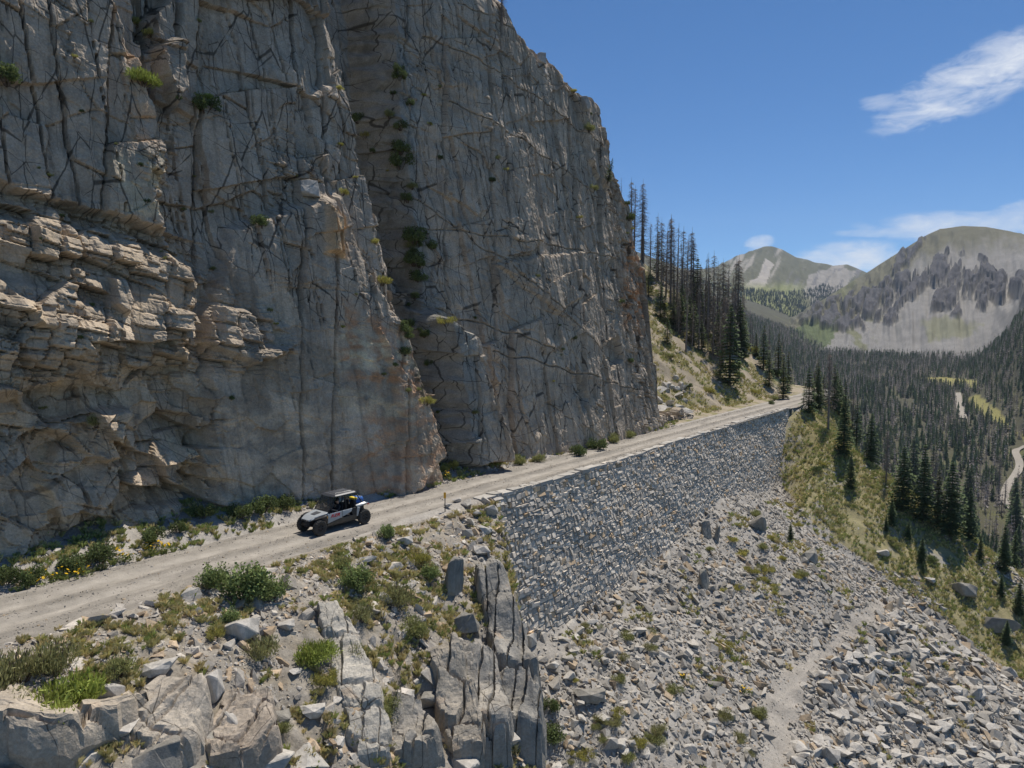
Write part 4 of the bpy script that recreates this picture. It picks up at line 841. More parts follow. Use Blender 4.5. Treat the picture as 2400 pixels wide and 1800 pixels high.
NOF = MEADOW+VROAD[:0]
def ok_valley(px, py, X, Y):
    k = (px > 1400) & (px < 2420) & (py < 1500)
    for q in MEADOW: k &= ~inpoly(px, py, q)
    for ln in VROAD[:1]:
        for (x1, y1), (x2, y2) in zip(ln[:-1], ln[1:]):
            t = np.clip(((px-x1)*(x2-x1)+(py-y1)*(y2-y1))/((x2-x1)**2+(y2-y1)**2), 0, 1); k &= np.hypot(px-x1-t*(x2-x1), (py-y1-t*(y2-y1))) > 14
    k &= ~((np.abs(px-2068-(py-850)*.2) < 7) & (py > 848) & (py < 912))
    base = np.interp(px, [1500, 1640, 1700, 1760, 1850, 2000, 2105, 2125, 2160, 2212, 2400], [560, 600, 640, 700, 757, 760, 760, 725, 705, 680, 640])
    k &= py > base+8*fbm(px*.02, py*.02, 3, 2)
    return k & (fbm(X*.011, Y*.011, 8, 3) < .42)
forest(30000, 12, 38.5, 150, 1750, ZV, ok_valley, (6.5, 17), .52, 'forest', single=130)
from mathutils.bvhtree import BVHTree
def zf2(X, Y):                                  # height of the far mountain's foot under a point
    r = np.hypot(X, Y); a = np.arctan2(X, Y); ai = np.clip(np.round((np.degrees(a)-0)/40*419).astype(int), 0, 419); ri = np.clip(np.round((r-2300)/1900*209).astype(int), 0, 209); return M2P[ri, ai, 2]
forest(9000, 13, 27, 2310, 3500, zf2, lambda px, py, X, Y: py > np.interp(px, [1500, 1600, 1640, 1700, 1760, 1800, 1850], [605, 622, 628, 634, 622, 606, 590])+6*fbm(px*.04, py*.04, 3, 3), (10, 17), .12, 'far_forest', (.07, .095, .075), True)
#--MORE3--
# ------------------------------------------------------------------ boulders and outcrops
def boulder_np(seed, ax, res=2, n=16, rough=.055):
    r = np.random.default_rng(seed); V, Fc = hull(rock_pts(n, ax, r))
    bm = bmesh.new(); vs = [bm.verts.new(p) for p in V]
    for f in Fc: bm.faces.new([vs[i] for i in f])
    bmesh.ops.dissolve_limit(bm, angle_limit=R(9), verts=bm.verts[:], edges=bm.edges[:])
    bmesh.ops.bevel(bm, geom=bm.edges[:], offset=.035*min(ax), segments=1, affect='EDGES', clamp_overlap=True)
    bmesh.ops.triangulate(bm, faces=bm.faces[:])
    for _ in range(res):
        bmesh.ops.subdivide_edges(bm, edges=[e for e in bm.edges if e.calc_length() > .12*max(ax)], cuts=1, use_grid_fill=True)
        bmesh.ops.triangulate(bm, faces=[f for f in bm.faces if len(f.verts) > 3])
    bm.normal_update(); bm.verts.index_update(); V = np.array([v.co for v in bm.verts]); N = np.array([v.normal for v in bm.verts]); Fc = np.array([[v.index for v in f.verts] for f in bm.faces]); bm.free()
    m = min(ax); d_ = fbm(V[:, 0]*3/m*.5+seed, (V[:, 1]+.7*V[:, 2])*3/m*.5, seed % 12, 4)
    return V+N*(d_*rough*m*2)[:, None], Fc
BT = [boulder_np(100+k, a, 1) for k, a in enumerate([(1, .8, .55), (1, .62, .38), (1, .7, .7), (1, .55, .3), (1, .85, .45), (1, .45, .4)])]
BTM = [mesh_np('boulder', V, Fc, M_rock, col=np.broadcast_to(np.array((.46, .425, .375))*k, V.shape), add=False) for (V, Fc), k in zip(BT, (1, 1.06, .92, 1.1, .98, .88))]
BTM += [mesh_np('boulder', V, Fc, M_outcrop, col=np.broadcast_to(np.array((.27, .25, .215)), V.shape), add=False) for V, Fc in BT]
br_ = np.random.default_rng(55)
def place_boulder(W, s, k, label, group=None, scl=(1, 1, 1), rot=None, name='boulder'):
    o = bpy.data.objects.new(name, BTM[k % len(BTM)]); link(o); o.location = W; o.scale = [s*q for q in scl]
    o.rotation_euler = rot if rot is not None else (br_.normal(0, .3), br_.normal(0, .3), br_.uniform(0, 6.28)); tag(o, label, 'rock', group); return o
for W, s, u, v, x, y, wh in BIG:
    W = np.array(W, float); W[2] += .12*s
    if inpoly(np.array([x]), np.array([y]), outer)[0]: l, g = 'large angular grey block in the coarse boulder field on the downhill side of the footpath', 'blocks of the outer boulder field'
    else: l, g = 'angular grey block lying in the talus between the retaining wall and the footpath', 'blocks in the talus below the wall'
    o = place_boulder(W, s*.88, int(br_.integers(0, 6)), l, g)
# single rocks of the photograph: x, y of the middle, width in view pixels, form, stretch, heading, label
SINGLE = [(522, 1356, 96, 0, (1, .9, 1.2), .3, 'big pale angular boulder below the large green bush beside the road'),
 (412, 1282, 58, 2, (1, .8, .8), .9, 'grey boulder at the road edge left of the large green bush'), (478, 1236, 48, 5, (1, 1, 1.0), .5, 'brown block tucked behind the large green bush'),
 (718, 1336, 58, 0, (1, .9, 1), 1.2, 'pale block resting at the upper end of the long slab ridge'), (830, 1284, 66, 3, (1, .8, 1), -.9, 'long white slab lying in the grass right of the slab ridge'),
 (790, 1205, 60, 3, (1, .7, .8), .3, 'flat pale slab among the bushes just below the utility vehicle'), (876, 1168, 42, 0, (1, .9, 1.1), .2, 'tan boulder beside the road close behind the utility vehicle'),
 (982, 1262, 66, 2, (.8, .8, 2.3), .6, 'tall dark grey rock standing on end below the near end of the wall'), (1003, 1345, 62, 2, (1, .9, 1), .1, 'rounded brown boulder perched at the top of the dark crag'),
 (450, 1495, 84, 0, (1, .85, 2.1), .7, 'white upright block with a shadowed right side, standing among the lower slabs'), (345, 1438, 92, 1, (1, .9, .9), .2, 'broad flat topped block in front of the grey brushy slope'),
 (675, 1535, 66, 1, (1, .9, 1.1), .5, 'pale square-edged boulder in the hollow left of the slab ridge'), (640, 1445, 40, 3, (1, 1, 1), 1.0, 'small wedge of rock under the round juniper'), (560, 1495, 50, 3, (1, .8, 1), .8, 'thin pale slab tilted against the lower outcrop'),
 (600, 1300, 54, 3, (1, .8, .8), .2, 'white slab right behind the large green bush'), (110, 1560, 62, 5, (1, 1, 1), .6, 'tan block under the front of the bright spreading juniper'), (620, 1350, 42, 0, (1, 1, 1), .4, 'pale cube-like rock between the big boulder and the slab ridge'),
 (880, 1500, 44, 0, (1, .9, 1), .3, 'small pale block on the grassy rib above the bottom crag'), (905, 1590, 40, 0, (1, .9, 1.2), .5, 'white block sitting on top of a dark column in the lower crag'),
 (1275, 1500, 88, 1, (1, .8, .9), .15, 'broad flat boulder at the head of the scree right of the dark crag'), (1145, 1385, 44, 0, (1, .8, 1.8), .1, 'tan upright slab wedged between crag and scree'),
 (1526, 1150, 32, 2, (.9, .8, 2.2), .3, 'dark jagged rock standing against the foot of the wall'), (1548, 1160, 26, 2, (.9, .9, 2.6), 1.1, 'slim grey rock standing just right of the dark jagged one at the wall foot'), (1574, 1050, 22, 2, (.9, .9, 2.6), .2, 'thin pinnacle of rock poking up in front of the far part of the wall'),
 (1640, 1135, 48, 0, (1, .8, 2.0), .5, 'pale outcrop block with a rusty face amid yellow bushes'), (1522, 1262, 38, 2, (1, .9, 2.2), .8, 'dark knobbly rock half buried in the scree under the wall'), (1750, 1205, 70, 1, (1, .7, 1.4), .8, 'dark slab outcrop below the squat little spruce'),
 (2075, 1270, 66, 0, (1, .8, 1.1), -.7, 'dark angular outcrop on the grassy slope near the right edge'), (2155, 1345, 96, 3, (1, .7, 1.3), -.6, 'long slanting grey boulder near the right picture edge'), (1908, 1192, 36, 0, (1, .8, 1), .3, 'grey boulder lying on the open grass slope'),
 (2010, 1250, 34, 1, (1, 1, 1), .6, 'pale flat stone beside the knee-high spruce sapling'), (1835, 1420, 54, 1, (1, .6, .9), .9, 'pale tilted slab at the lower side of the footpath'), (1885, 1460, 60, 3, (1, .7, 1.2), .7, 'long tilted plank of stone in the boulder field below the footpath')]
for x, y, wd, k, scl, rz, lab in SINGLE:
    h_ = hit_terr(x, y+wd*.18)
    if h_ is None: continue
    s = wd*D*h_[3]/F; W = h_[0].copy(); W[2] += .12*s*scl[2]
    place_boulder(W, s, k+6*('dark' in lab or 'slanting' in lab or 'outcrop' in lab), lab, None, scl, (br_.normal(0, .12), br_.normal(0, .12), rz))
h_ = hit_cliff(678, 412)
if h_ is not None: place_boulder(h_[0]+np.array((0, -.5, .1)), 50*D*h_[1]/F, 2, 'square dark block perched on a ledge halfway up the cliff', None, (1, .9, 1.15), (.05, 0, .4))
for q, (x, y, wd, l) in enumerate([(1172, 122, 26, 'squarish block balanced on the skyline of the cliff brow'), (1186, 152, 16, 'small block on the skyline below the squarish one'), (1266, 225, 34, 'rounded knob of rock at the corner of the cliff brow')]):
    h_ = hit_cliff(x, y, 8)
    if h_ is not None: place_boulder(h_[0], wd*D*h_[1]/F*1.1, 2, l, None, (.9, .8, 1.4), (0, .1, q))
# coarse rubble at the two ends of the cliff foot and the near end of the wall
for q in range(26):
    x, y = [(1430+br_.uniform(-12, 60), 800+br_.uniform(0, 105))][0]
    h_ = hit_terr(x, y, 5)
    if h_ is not None and h_[2] > -14: place_boulder(h_[0]+np.array((0, 0, .1)), br_.uniform(1.0, 2.8), int(br_.integers(0, 6)), 'sunlit broken block heaped at the foot of the right-hand end of the cliff', 'blocks heaped at the end of the cliff')
for q, (x, y, wd) in enumerate([(1010, 1092, 34), (1048, 1086, 38), (1080, 1078, 30), (1030, 1112, 26), (1062, 1108, 34), (990, 1085, 24), (1020, 1135, 34), (1046, 1150, 40), (1040, 1190, 44), (1010, 1160, 30), (1098, 1066, 34), (1075, 1098, 24), (968, 1096, 22)]):
    h_ = hit_terr(x, y, 5)
    if h_ is not None: place_boulder(h_[0]+np.array((0, 0, .15)), wd*D*h_[3]/F*1.05, [0, 3, 1, 4, 2][q % 5], 'loose block of the tumbled stones where the wall begins behind the marker post', 'tumbled stones at the near end of the wall', (1, .9, 1.1))
for q, (x, y, wd) in enumerate([(50, 1585, 150), (170, 1600, 150), (275, 1560, 120), (330, 1630, 150), (430, 1585, 110), (500, 1570, 100), (575, 1640, 130), (650, 1625, 110), (725, 1600, 70), (880, 1640, 110), (950, 1600, 110), (1005, 1555, 100), (1000, 1640, 120), (1055, 1500, 90), (1075, 1590, 110), (930, 1500, 70), (590, 1540, 80), (230, 1500, 80)]):
    h_ = hit_terr(x, y, 6)
    if h_ is not None: place_boulder(h_[0]+np.array((0, 0, -.12*wd*D*h_[3]/F)), wd*D*h_[3]/F*1.1, [0, 4, 1, 6, 10, 2][q % 6], 'big angular bedrock block half buried along the bottom edge left of the fluted crag', 'bedrock blocks along the bottom edge', (1, .9, 1.15), (br_.normal(.25, .15), br_.normal(0, .15), br_.uniform(0, 6.28)))
def outcrop(pts, w0, w1, h, seed, label, colr=(.42, .38, .32), dark=.0, steps=.5, ca=2.0, cb=1.5):
    """a rock rib draped along photo points: flat worn top, broken steep sides"""
    H_ = [hit_terr(*p) for p in pts]; P = np.array([q[0] for q in H_ if q is not None]); t = np.r_[0, np.cumsum(np.linalg.norm(np.diff(P, axis=0), axis=1))]
    n = max(12, int(t[-1]/.10)); tt = np.linspace(0, t[-1], n); S = np.stack([np.interp(tt, t, P[:, i]) for i in range(3)], -1)
    for _ in range(int(n*.12)): S[1:-1] = (S[:-2]+S[2:])/2
    T = np.gradient(S, axis=0); T /= np.linalg.norm(T, axis=1, keepdims=True); side = np.cross(T, (0, 0, 1.)); side /= np.linalg.norm(side, axis=1, keepdims=True); up = np.cross(side, T)
    up[:, 2] = np.abs(up[:, 2]); m = 64; c = np.linspace(-1, 1, m)[None]; f = np.linspace(0, 1, n)[:, None]
    wd = (w0+(w1-w0)*f)*(.55+.45*np.sin(np.clip(f*1.15+.03, 0, 1)*3.14)**.4)*(1+.25*vn(f*t[-1]*.8, f*0+seed, 3))
    prof = (1-np.abs(c)**9)**.7
    A, B = f*t[-1]+0*c, c*wd/2
    i, j, bx, by, lx, ly = brick((A*.92+B*.35)/ca+.12*vn(A, B, 4), (B-.25*A)/cb, seed)
    hh = h*(.75+.35*vn(A*.5, B*.5+seed, 5)+steps*(H2(i, j, 3)-.5)+1.3*steps*lx*(H2(i, j, 4)-.5)+1.1*steps*ly*(H2(i, j, 6)-.5)-.30*sstep(.06, 0, np.minimum(bx, by)))+.07*fbm(A*3, B*3, seed % 12, 5)+.10*(H2(*brick((A+.5*B)/.55, (B-.3*A)/.4, seed+3)[:2], 5)-.5)
    endf = sstep(0, .06, f)*sstep(1.0, .9, f)
    off = np.sign(c)*np.abs(c)**.75*wd/2+.10*fbm(A*1.4, B*2.3+c*3, 5, 4)+np.sign(c)*.45*steps*(H2(np.floor(A/.9+.3*vn(A, B, 2)), np.floor(c*3.2), 7)-.5)*(np.abs(c) > .55)
    Q = S[:, None]+side[:, None]*off[..., None]+np.array([0, 0, 1.])*(prof*hh*endf-(1-prof*endf)*1.2)[..., None]+up[:, None]*0
    cc = np.empty(Q.shape); cc[:] = colr; nn = fbm(A*1.2, B*1.2, 3, 4); cc *= (1+.16*nn)[..., None]
    mk = sstep(.35-.5*dark, .6-.5*dark, fbm(A*.7, B*1.9, 8, 4))*.6; cc = cc*(1-mk[..., None])+np.array((.16, .155, .145))*mk[..., None]
    mk = sstep(.34, .5, fbm(A*.9+9, B*.9, 6, 4))*.6; cc = cc*(1-mk[..., None])+np.array((.40, .30, .21))*mk[..., None]
    o = mesh_np('rock_outcrop', Q.reshape(-1, 3), grid_faces(n, m), M_outcrop, col=cc.reshape(-1, 3)); tag(o, label, 'outcrop'); return o
outcrop([(-30, 1560), (120, 1570), (250, 1545), (320, 1500)], 3.6, 2.2, .9, 3, 'wide tan bedrock slab with a dark front edge in the lower left corner', (.43, .365, .285), .1, .5, 1.7, 1.1)
outcrop([(395, 1490), (350, 1580), (310, 1680)], 2.2, 3.2, .8, 5, 'cracked pale bedrock ramp below the broad flat topped block', (.42, .365, .295), .05, .4, 1.3, 1.2)
outcrop([(545, 1520), (520, 1600), (480, 1690)], 2.2, 2.6, .9, 7, 'bedrock rib with rusty orange lichen at the bottom edge', (.40, .335, .265), .1, .45, 1.4, 1.0)
outcrop([(700, 1305), (740, 1400), (775, 1500), (800, 1590), (820, 1690)], 1.2, 2.8, .65, 9, 'long pale slab ridge running down from the bushes to the bottom edge', (.44, .40, .335), -.1, .35, 1.6, .8)
outcrop([(880, 1530), (885, 1600), (890, 1690)], 1.6, 2.6, 1.3, 11, 'dark broken rock rib right of the long slab ridge at the bottom edge', (.33, .295, .245), .3, .6, 1.2, .8)
outcrop([(955, 1420), (985, 1520), (1000, 1600), (1015, 1690)], 1.5, 2.6, 1.5, 13, 'brown columnar rock rib between the grassy rib and the dark crag', (.35, .305, .245), .2, .45, 2.4, 1.0)
outcrop([(1040, 1260), (1075, 1340), (1105, 1450), (1130, 1560), (1140, 1670)], 1.5, 3.2, 2.3, 15, 'dark fluted crag dropping from the near end of the wall', (.31, .285, .245), .7, .3, 4.5, .7)
outcrop([(1010, 1400), (1040, 1480), (1060, 1580), (1075, 1680)], 1.6, 2.4, 1.7, 17, 'grey rock buttress leaning on the dark fluted crag', (.35, .315, .265), .4, .4, 3.0, 1.0)

# ------------------------------------------------------------------ shrubs, grass, flowers
def shrub_proto(seed, hgt, flat, nl, leaf, colr, spiky=0., clumps=9, tipc=1.35):
    r = np.random.default_rng(seed); V, Fc, C = [], [], []; SV, SF = [], []; so_ = 0
    for q in range(clumps):
        a = r.random()*6.28; d_ = .36*math.sqrt(r.random()); cx, cy = d_*math.cos(a), d_*math.sin(a); ch = hgt*r.uniform(.45, 1)*(1-.5*d_); rx = r.uniform(.13, .24); g = r.uniform(.75, 1.25)
        V_, F_ = tube_np([(cx*.2, cy*.2, -.05), (cx*.7, cy*.7, ch*.5), (cx, cy, ch*.95)], [.018, .012, .006], 4); SV.append(V_); SF.append(F_+so_); so_ += len(V_)
        for l in range(nl//clumps):
            p = r.normal(0, 1, 3); p /= np.linalg.norm(p); p *= r.random()**.4; z = ch*(.55+.45*p[2]) if not flat else ch*(.6+.4*p[2])
            x, y = cx+p[0]*rx, cy+p[1]*rx; s = leaf*r.uniform(.6, 1.3); o = len(V)
            if spiky > r.random(): d0 = np.array((p[0]*.6, p[1]*.6, 1.0))
            else: d0 = r.normal(0, 1, 3)+np.array((p[0], p[1], .6))
            d0 /= np.linalg.norm(d0); e = np.cross(d0, r.normal(0, 1, 3)); e /= np.linalg.norm(e)+1e-9; b = np.array((x, y, z)); L_ = s*(1.0 if spiky < .5 else 1.6); w_ = s*(.42 if spiky < .5 else .18)
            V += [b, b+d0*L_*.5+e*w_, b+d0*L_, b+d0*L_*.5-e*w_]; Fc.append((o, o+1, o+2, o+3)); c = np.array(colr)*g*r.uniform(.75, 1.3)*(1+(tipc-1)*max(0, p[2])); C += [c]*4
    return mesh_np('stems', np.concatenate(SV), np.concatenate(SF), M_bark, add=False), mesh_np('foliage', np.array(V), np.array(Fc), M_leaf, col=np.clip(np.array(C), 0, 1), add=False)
SH = {'willow': [shrub_proto(k, .85, False, 2600, .055, (.19, .235, .085), .2, 14) for k in (1, 2)], 'juniper': [shrub_proto(k, .38, True, 3600, .05, (.26, .30, .07), .6, 20, 1.5) for k in (3, 4)],
      'olive': [shrub_proto(k, .6, False, 1800, .055, (.25, .255, .10), .5, 10) for k in (5, 6)], 'yellow': [shrub_proto(k, .55, False, 1500, .06, (.38, .35, .10), .8, 10) for k in (7, 8)],
      'dark': [shrub_proto(k, .7, False, 1800, .06, (.12, .15, .055), .3, 11) for k in (9, 10)], 'brush': [shrub_proto(k, .7, False, 2400, .05, (.28, .27, .12), .85, 16) for k in (11, 12)]}
def shrub(x, y, wpx, typ, label, group=None, zs=1.0, hit=None, name='shrub'):
    h_ = hit if hit is not None else hit_terr(x, y)
    if h_ is None: return
    s = wpx*D*h_[-1]/F/.95; p = SH[typ][int(x*7+y) % 2]
    rt = tag(empty(name, tuple(h_[0]), random.uniform(0, 6.28)), label, 'shrub', group); rt.scale = (s, s, s*zs)
    link(bpy.data.objects.new('stems', p[0]), rt); link(bpy.data.objects.new('foliage', p[1]), rt)
for a in [(525, 1292, 112, 'willow', 'large upright green bush on the slope edge just below the road'), (462, 1268, 70, 'willow', 'low grey-green bush joined to the left side of the large green bush'), (590, 1290, 70, 'willow', 'green bush leaning out right of the large green bush'),
          (140, 1545, 200, 'juniper', 'wide bright yellow-green juniper spreading over the lower left slabs'), (680, 1428, 98, 'juniper', 'round bright juniper cushion beside the slab ridge'), (40, 1480, 150, 'brush', 'tall dull green brush in the lower left corner'), (120, 1455, 110, 'brush', 'dull green brush right behind the wide juniper'),
          (10, 1560, 120, 'olive', 'olive scrub at the left edge below the dull brush'), (255, 1462, 86, 'olive', 'olive brown bush between the juniper and the flat topped block'), (560, 1420, 84, 'brush', 'thin grassy bush below the big pale boulder'), (466, 1378, 46, 'yellow', 'round yellow-green bush left of the big pale boulder'),
          (495, 1345, 46, 'willow', 'small leafy bush above the big pale boulder'), (832, 1165, 44, 'willow', 'dark green bush on the verge behind the utility vehicle'), (738, 1225, 48, 'olive', 'olive bush below the front of the utility vehicle'), (770, 1268, 72, 'willow', 'green bush in the gully right of the slab ridge top'),
          (905, 1215, 60, 'yellow', 'straw-coloured bush on the bank below the marker post'), (860, 1305, 76, 'brush', 'dry brush on the bank beside the long white slab'), (890, 1375, 80, 'olive', 'bush in the middle of the grassy rib'), (930, 1250, 44, 'willow', 'small dark bush on the bare bank'), (780, 1345, 60, 'brush', 'tufted dry bush beside the slab ridge'),
          (840, 1545, 70, 'olive', 'drab bush growing at the foot of the grassy rib'), (770, 1425, 56, 'brush', 'yellowed tuft bush against the right side of the slab ridge'), (610, 1580, 50, 'olive', 'low olive bush in the hollow near the bottom edge'), (700, 1480, 60, 'yellow', 'yellow-green bush below the round juniper'), (1195, 1600, 56, 'dark', 'deep green bush in the cleft between the dark crag and the scree'), (1190, 1535, 44, 'dark', 'upper green bush in the cleft beside the dark crag')]:
    shrub(*a)
for i, (x, y, w_, t) in enumerate([(15, 1262, 60, 'dark'), (70, 1262, 66, 'dark'), (150, 1232, 60, 'dark'), (215, 1218, 70, 'dark'), (330, 1172, 56, 'dark'), (385, 1150, 40, 'dark'), (440, 1120, 54, 'dark'), (520, 1118, 56, 'dark'), (570, 1108, 60, 'dark'), (615, 1100, 50, 'dark'), (1250, 985, 40, 'dark'), (1290, 972, 44, 'dark'), (1325, 958, 40, 'olive'), (1360, 948, 34, 'olive'), (1392, 934, 30, 'olive'), (1412, 925, 26, 'yellow')]):
    shrub(x, y, w_, t, 'dark bush in the strip of plants between the road and the cliff foot', 'bushes along the cliff foot')  # dark foliage type paints in the shade along the cliff foot
for i, (x, y, w_, t) in enumerate([(985, 1010, 40, 'yellow'), (1010, 1002, 50, 'olive'), (1040, 1000, 40, 'yellow'), (1075, 1005, 34, 'yellow'), (1120, 1005, 40, 'olive'), (1165, 1000, 36, 'olive'), (955, 1018, 30, 'yellow')]):
    shrub(x, y, w_, t, 'yellow-green bush on the rubble bank at the foot of the cliff recess', 'bushes on the cliff recess bank')
for i in range(34):
    x, y = br_.uniform(1500, 1740), br_.uniform(1075, 1330)
    if y < 1040+(1700-x)*.75 or y > 1320-(x-1500)*.2: continue
    shrub(x, y, br_.uniform(16, 36), ['yellow', 'olive', 'yellow'][i % 3], 'low yellow-green bush in the scree near the foot of the wall', 'low bushes in the scree below the wall', .8)
for i in range(60):
    x, y = br_.uniform(1215, 1660), br_.uniform(1340, 1650)
    if fbm(np.array([x*.012]), np.array([y*.012]), 4, 2)[0] < -.05: continue
    shrub(x, y, br_.uniform(20, 48), ['yellow', 'olive', 'brush'][i % 3], 'tufty bush in the patchy growth of the lower scree', 'bushes in the lower scree', .8)
for i in range(46):
    x, y = br_.uniform(1425, 1735), br_.uniform(640, 875)
    if not inpoly(np.array([x]), np.array([y]), HILLG)[0]: continue
    shrub(x, y, br_.uniform(12, 34), ['yellow', 'olive', 'dark'][i % 3], 'low bush on the grassy hillside between the cliff end and the road bend', 'bushes on the hillside above the road')
for i in range(40):
    x, y = br_.uniform(1720, 2210), br_.uniform(900, 1420)
    if not inpoly(np.array([x]), np.array([y]), GRASS)[0]: continue
    shrub(x, y, br_.uniform(12, 30), ['yellow', 'olive', 'dark'][i % 3], 'low bush dotted on the steep grass slope beyond the wall', 'bushes on the grass slope', .7)
for x, y, w_, t, l in [(15, 165, 72, 'dark', 'dark bush with a bright crown at the left picture edge high on the cliff'), (12, 148, 40, 'juniper', 'bright tip of the bush at the left edge of the cliff'), (308, 160, 80, 'juniper', 'bright yellow-green bush on the cliff below the upper left prow'), (440, 228, 62, 'dark', 'dark bush under the overhung flake on the upper cliff'), (448, 205, 34, 'juniper', 'sunlit top of the bush under the overhung flake'),  # sunlit bush top painted in: brighter foliage set over the dark bush
                       (856, 150, 32, 'dark', 'small dark bush high in the long crack of the right-hand face'), (866, 350, 56, 'dark', 'large dark bush halfway up the long crack of the right-hand face'), (865, 320, 46, 'dark', 'upper part of the growth in the long crack'), (772, 255, 36, 'dark', 'dark bush behind the arete high in the gully'), (566, 480, 46, 'dark', 'dull bush on the ledge in the middle of the left face'), (895, 560, 50, 'dark', 'dark green bush in the gully beside the pinnacle'), (905, 600, 44, 'dark', 'green bush below another in the gully beside the pinnacle'), (930, 530, 36, 'dark', 'bush on the tip of the pinnacle'),
                       (1272, 275, 34, 'olive', 'olive bush on the ledges of the cliff brow'), (738, 415, 30, 'yellow', 'straw tuft on the arete beside the perched block'), (825, 605, 44, 'yellow', 'yellow-green cushion on the shoulder of the arete'), (965, 695, 44, 'yellow', 'yellow bush on the shoulder of the lower pinnacle'), (925, 860, 40, 'yellow', 'flowering yellow bush low on the arete'), (790, 292, 26, 'yellow', 'small straw tuft on the upper arete'), (735, 190, 26, 'yellow', 'dry tuft at the top notch of the arete'), (205, 912, 50, 'olive', 'bush on the ledge above the lit block low on the left face'), (815, 520, 30, 'yellow', 'small yellow bush in the upper gully'), (1360, 470, 26, 'dark', 'dark bush near the top of the broken end of the cliff'), (1285, 95+310, 26, 'olive', 'olive tuft on a ledge under the cliff brow'), (300, 45, 44, 'yellow', 'strip of sunlit grass on the edge of the upper left prow'), (325, 70, 36, 'yellow', 'lower end of the sunlit grass strip on the prow'), (895, 510, 60, 'dark', 'dark growth filling the head of the gully')]:
    h_ = hit_cliff(x, y)
    if h_ is not None: shrub(x, y, w_, t, l, hit=(h_[0]-np.array((0, 0, .25*w_*D*h_[1]/F)), h_[1]))
# grass: tufts of blades
gr_ = np.random.default_rng(91)
def tufts(parts, n, u0, u1, v0, v1, ok, size, cols, nb=14):
    W, u, v, x, y, dd = scatter(n, u0, u1, v0, v1, ok, gr_)
    for t in range(4):
        k = gr_.integers(0, 4, len(W)) == t; V, Fc, Cc = [], [], []
        rg = np.random.default_rng(t)
        for b in range(nb):
            a = rg.random()*6.28; l = rg.uniform(.5, 1); s = rg.uniform(.15, .75); w_ = .05; o = len(V); dx, dy = math.cos(a), math.sin(a); q = rg.uniform(0, .22)
            V += [(q*dx-dy*w_, q*dy+dx*w_, -.05), (q*dx+dy*w_, q*dy-dx*w_, -.05), (q*dx+dx*s*l*.35, q*dy+dy*s*l*.35, l*.65), (q*dx+dx*s*l, q*dy+dy*s*l, l*(.95-.3*s))]; Fc += [(o, o+1, o+2), (o+1, o+3, o+2)]
        m = k.sum(); sz = gr_.uniform(*size, m); ci = gr_.integers(0, len(cols), m); co = np.array(cols)[ci]*gr_.uniform(.75, 1.25, (m, 1)); a = gr_.uniform(0, 6.28, m); ca, sa, o_, l_ = np.cos(a), np.sin(a), np.zeros(m), np.ones(m)
        parts.append((np.array(V), np.array(Fc), W[k], np.stack([ca, -sa, o_, sa, ca, o_, o_, o_, l_], -1).reshape(m, 3, 3), sz[:, None]*np.array((1., 1., 1.))*np.ones((m, 1)), co))
G = []; STRAW, GREEN, OLV = (.60, .51, .26), (.32, .36, .12), (.50, .455, .20)
tufts(G, 20000, -36, 2, .4, 15, lambda x, y, u, v: (u < ub(v)) & (.7*fbm(u*.3, v*.3, 3, 4)+.7*fbm(u*1.1, v*1.1, 7, 4)+.12*((u > -14)) > .07), (.14, .40), [STRAW, OLV, GREEN, OLV, STRAW], 22)
tufts(G, 30000, 46, 100, .8, 40, lambda x, y, u, v: (inpoly(x, y, GRASS) | is_spur(u, v, Zt(u, v))) & (fbm(u*.2, v*.2, 5, 3) > -.30), (.25, .6), [STRAW, OLV, OLV, GREEN, GREEN], 8)
tufts(G, 14000, 38, 95, -40, -7, lambda x, y, u, v: fbm(u*.3, v*.3, 3, 3) > -.1, (.25, .6), [STRAW, OLV, OLV, GREEN], 8)
tufts(G, 6000, -30, 46, -9.5, -5.4, lambda x, y, u, v: fbm(u*.5, v*.5, 6, 3)+.1*(v < -6.2) > -.02, (.15, .42), [GREEN, OLV, GREEN, STRAW], 18)
tufts(G, 6000, 5, 62, 3, 26, lambda x, y, u, v: talus_ok(x, y, u, v) & (fbm(u*.16, v*.16, 6, 3) > .17), (.25, .6), [OLV, STRAW, GREEN], 14)
V_, F_, C_ = realise(G); tag(mesh_np('grass', V_, F_, M_straw, col=C_), kind='stuff')
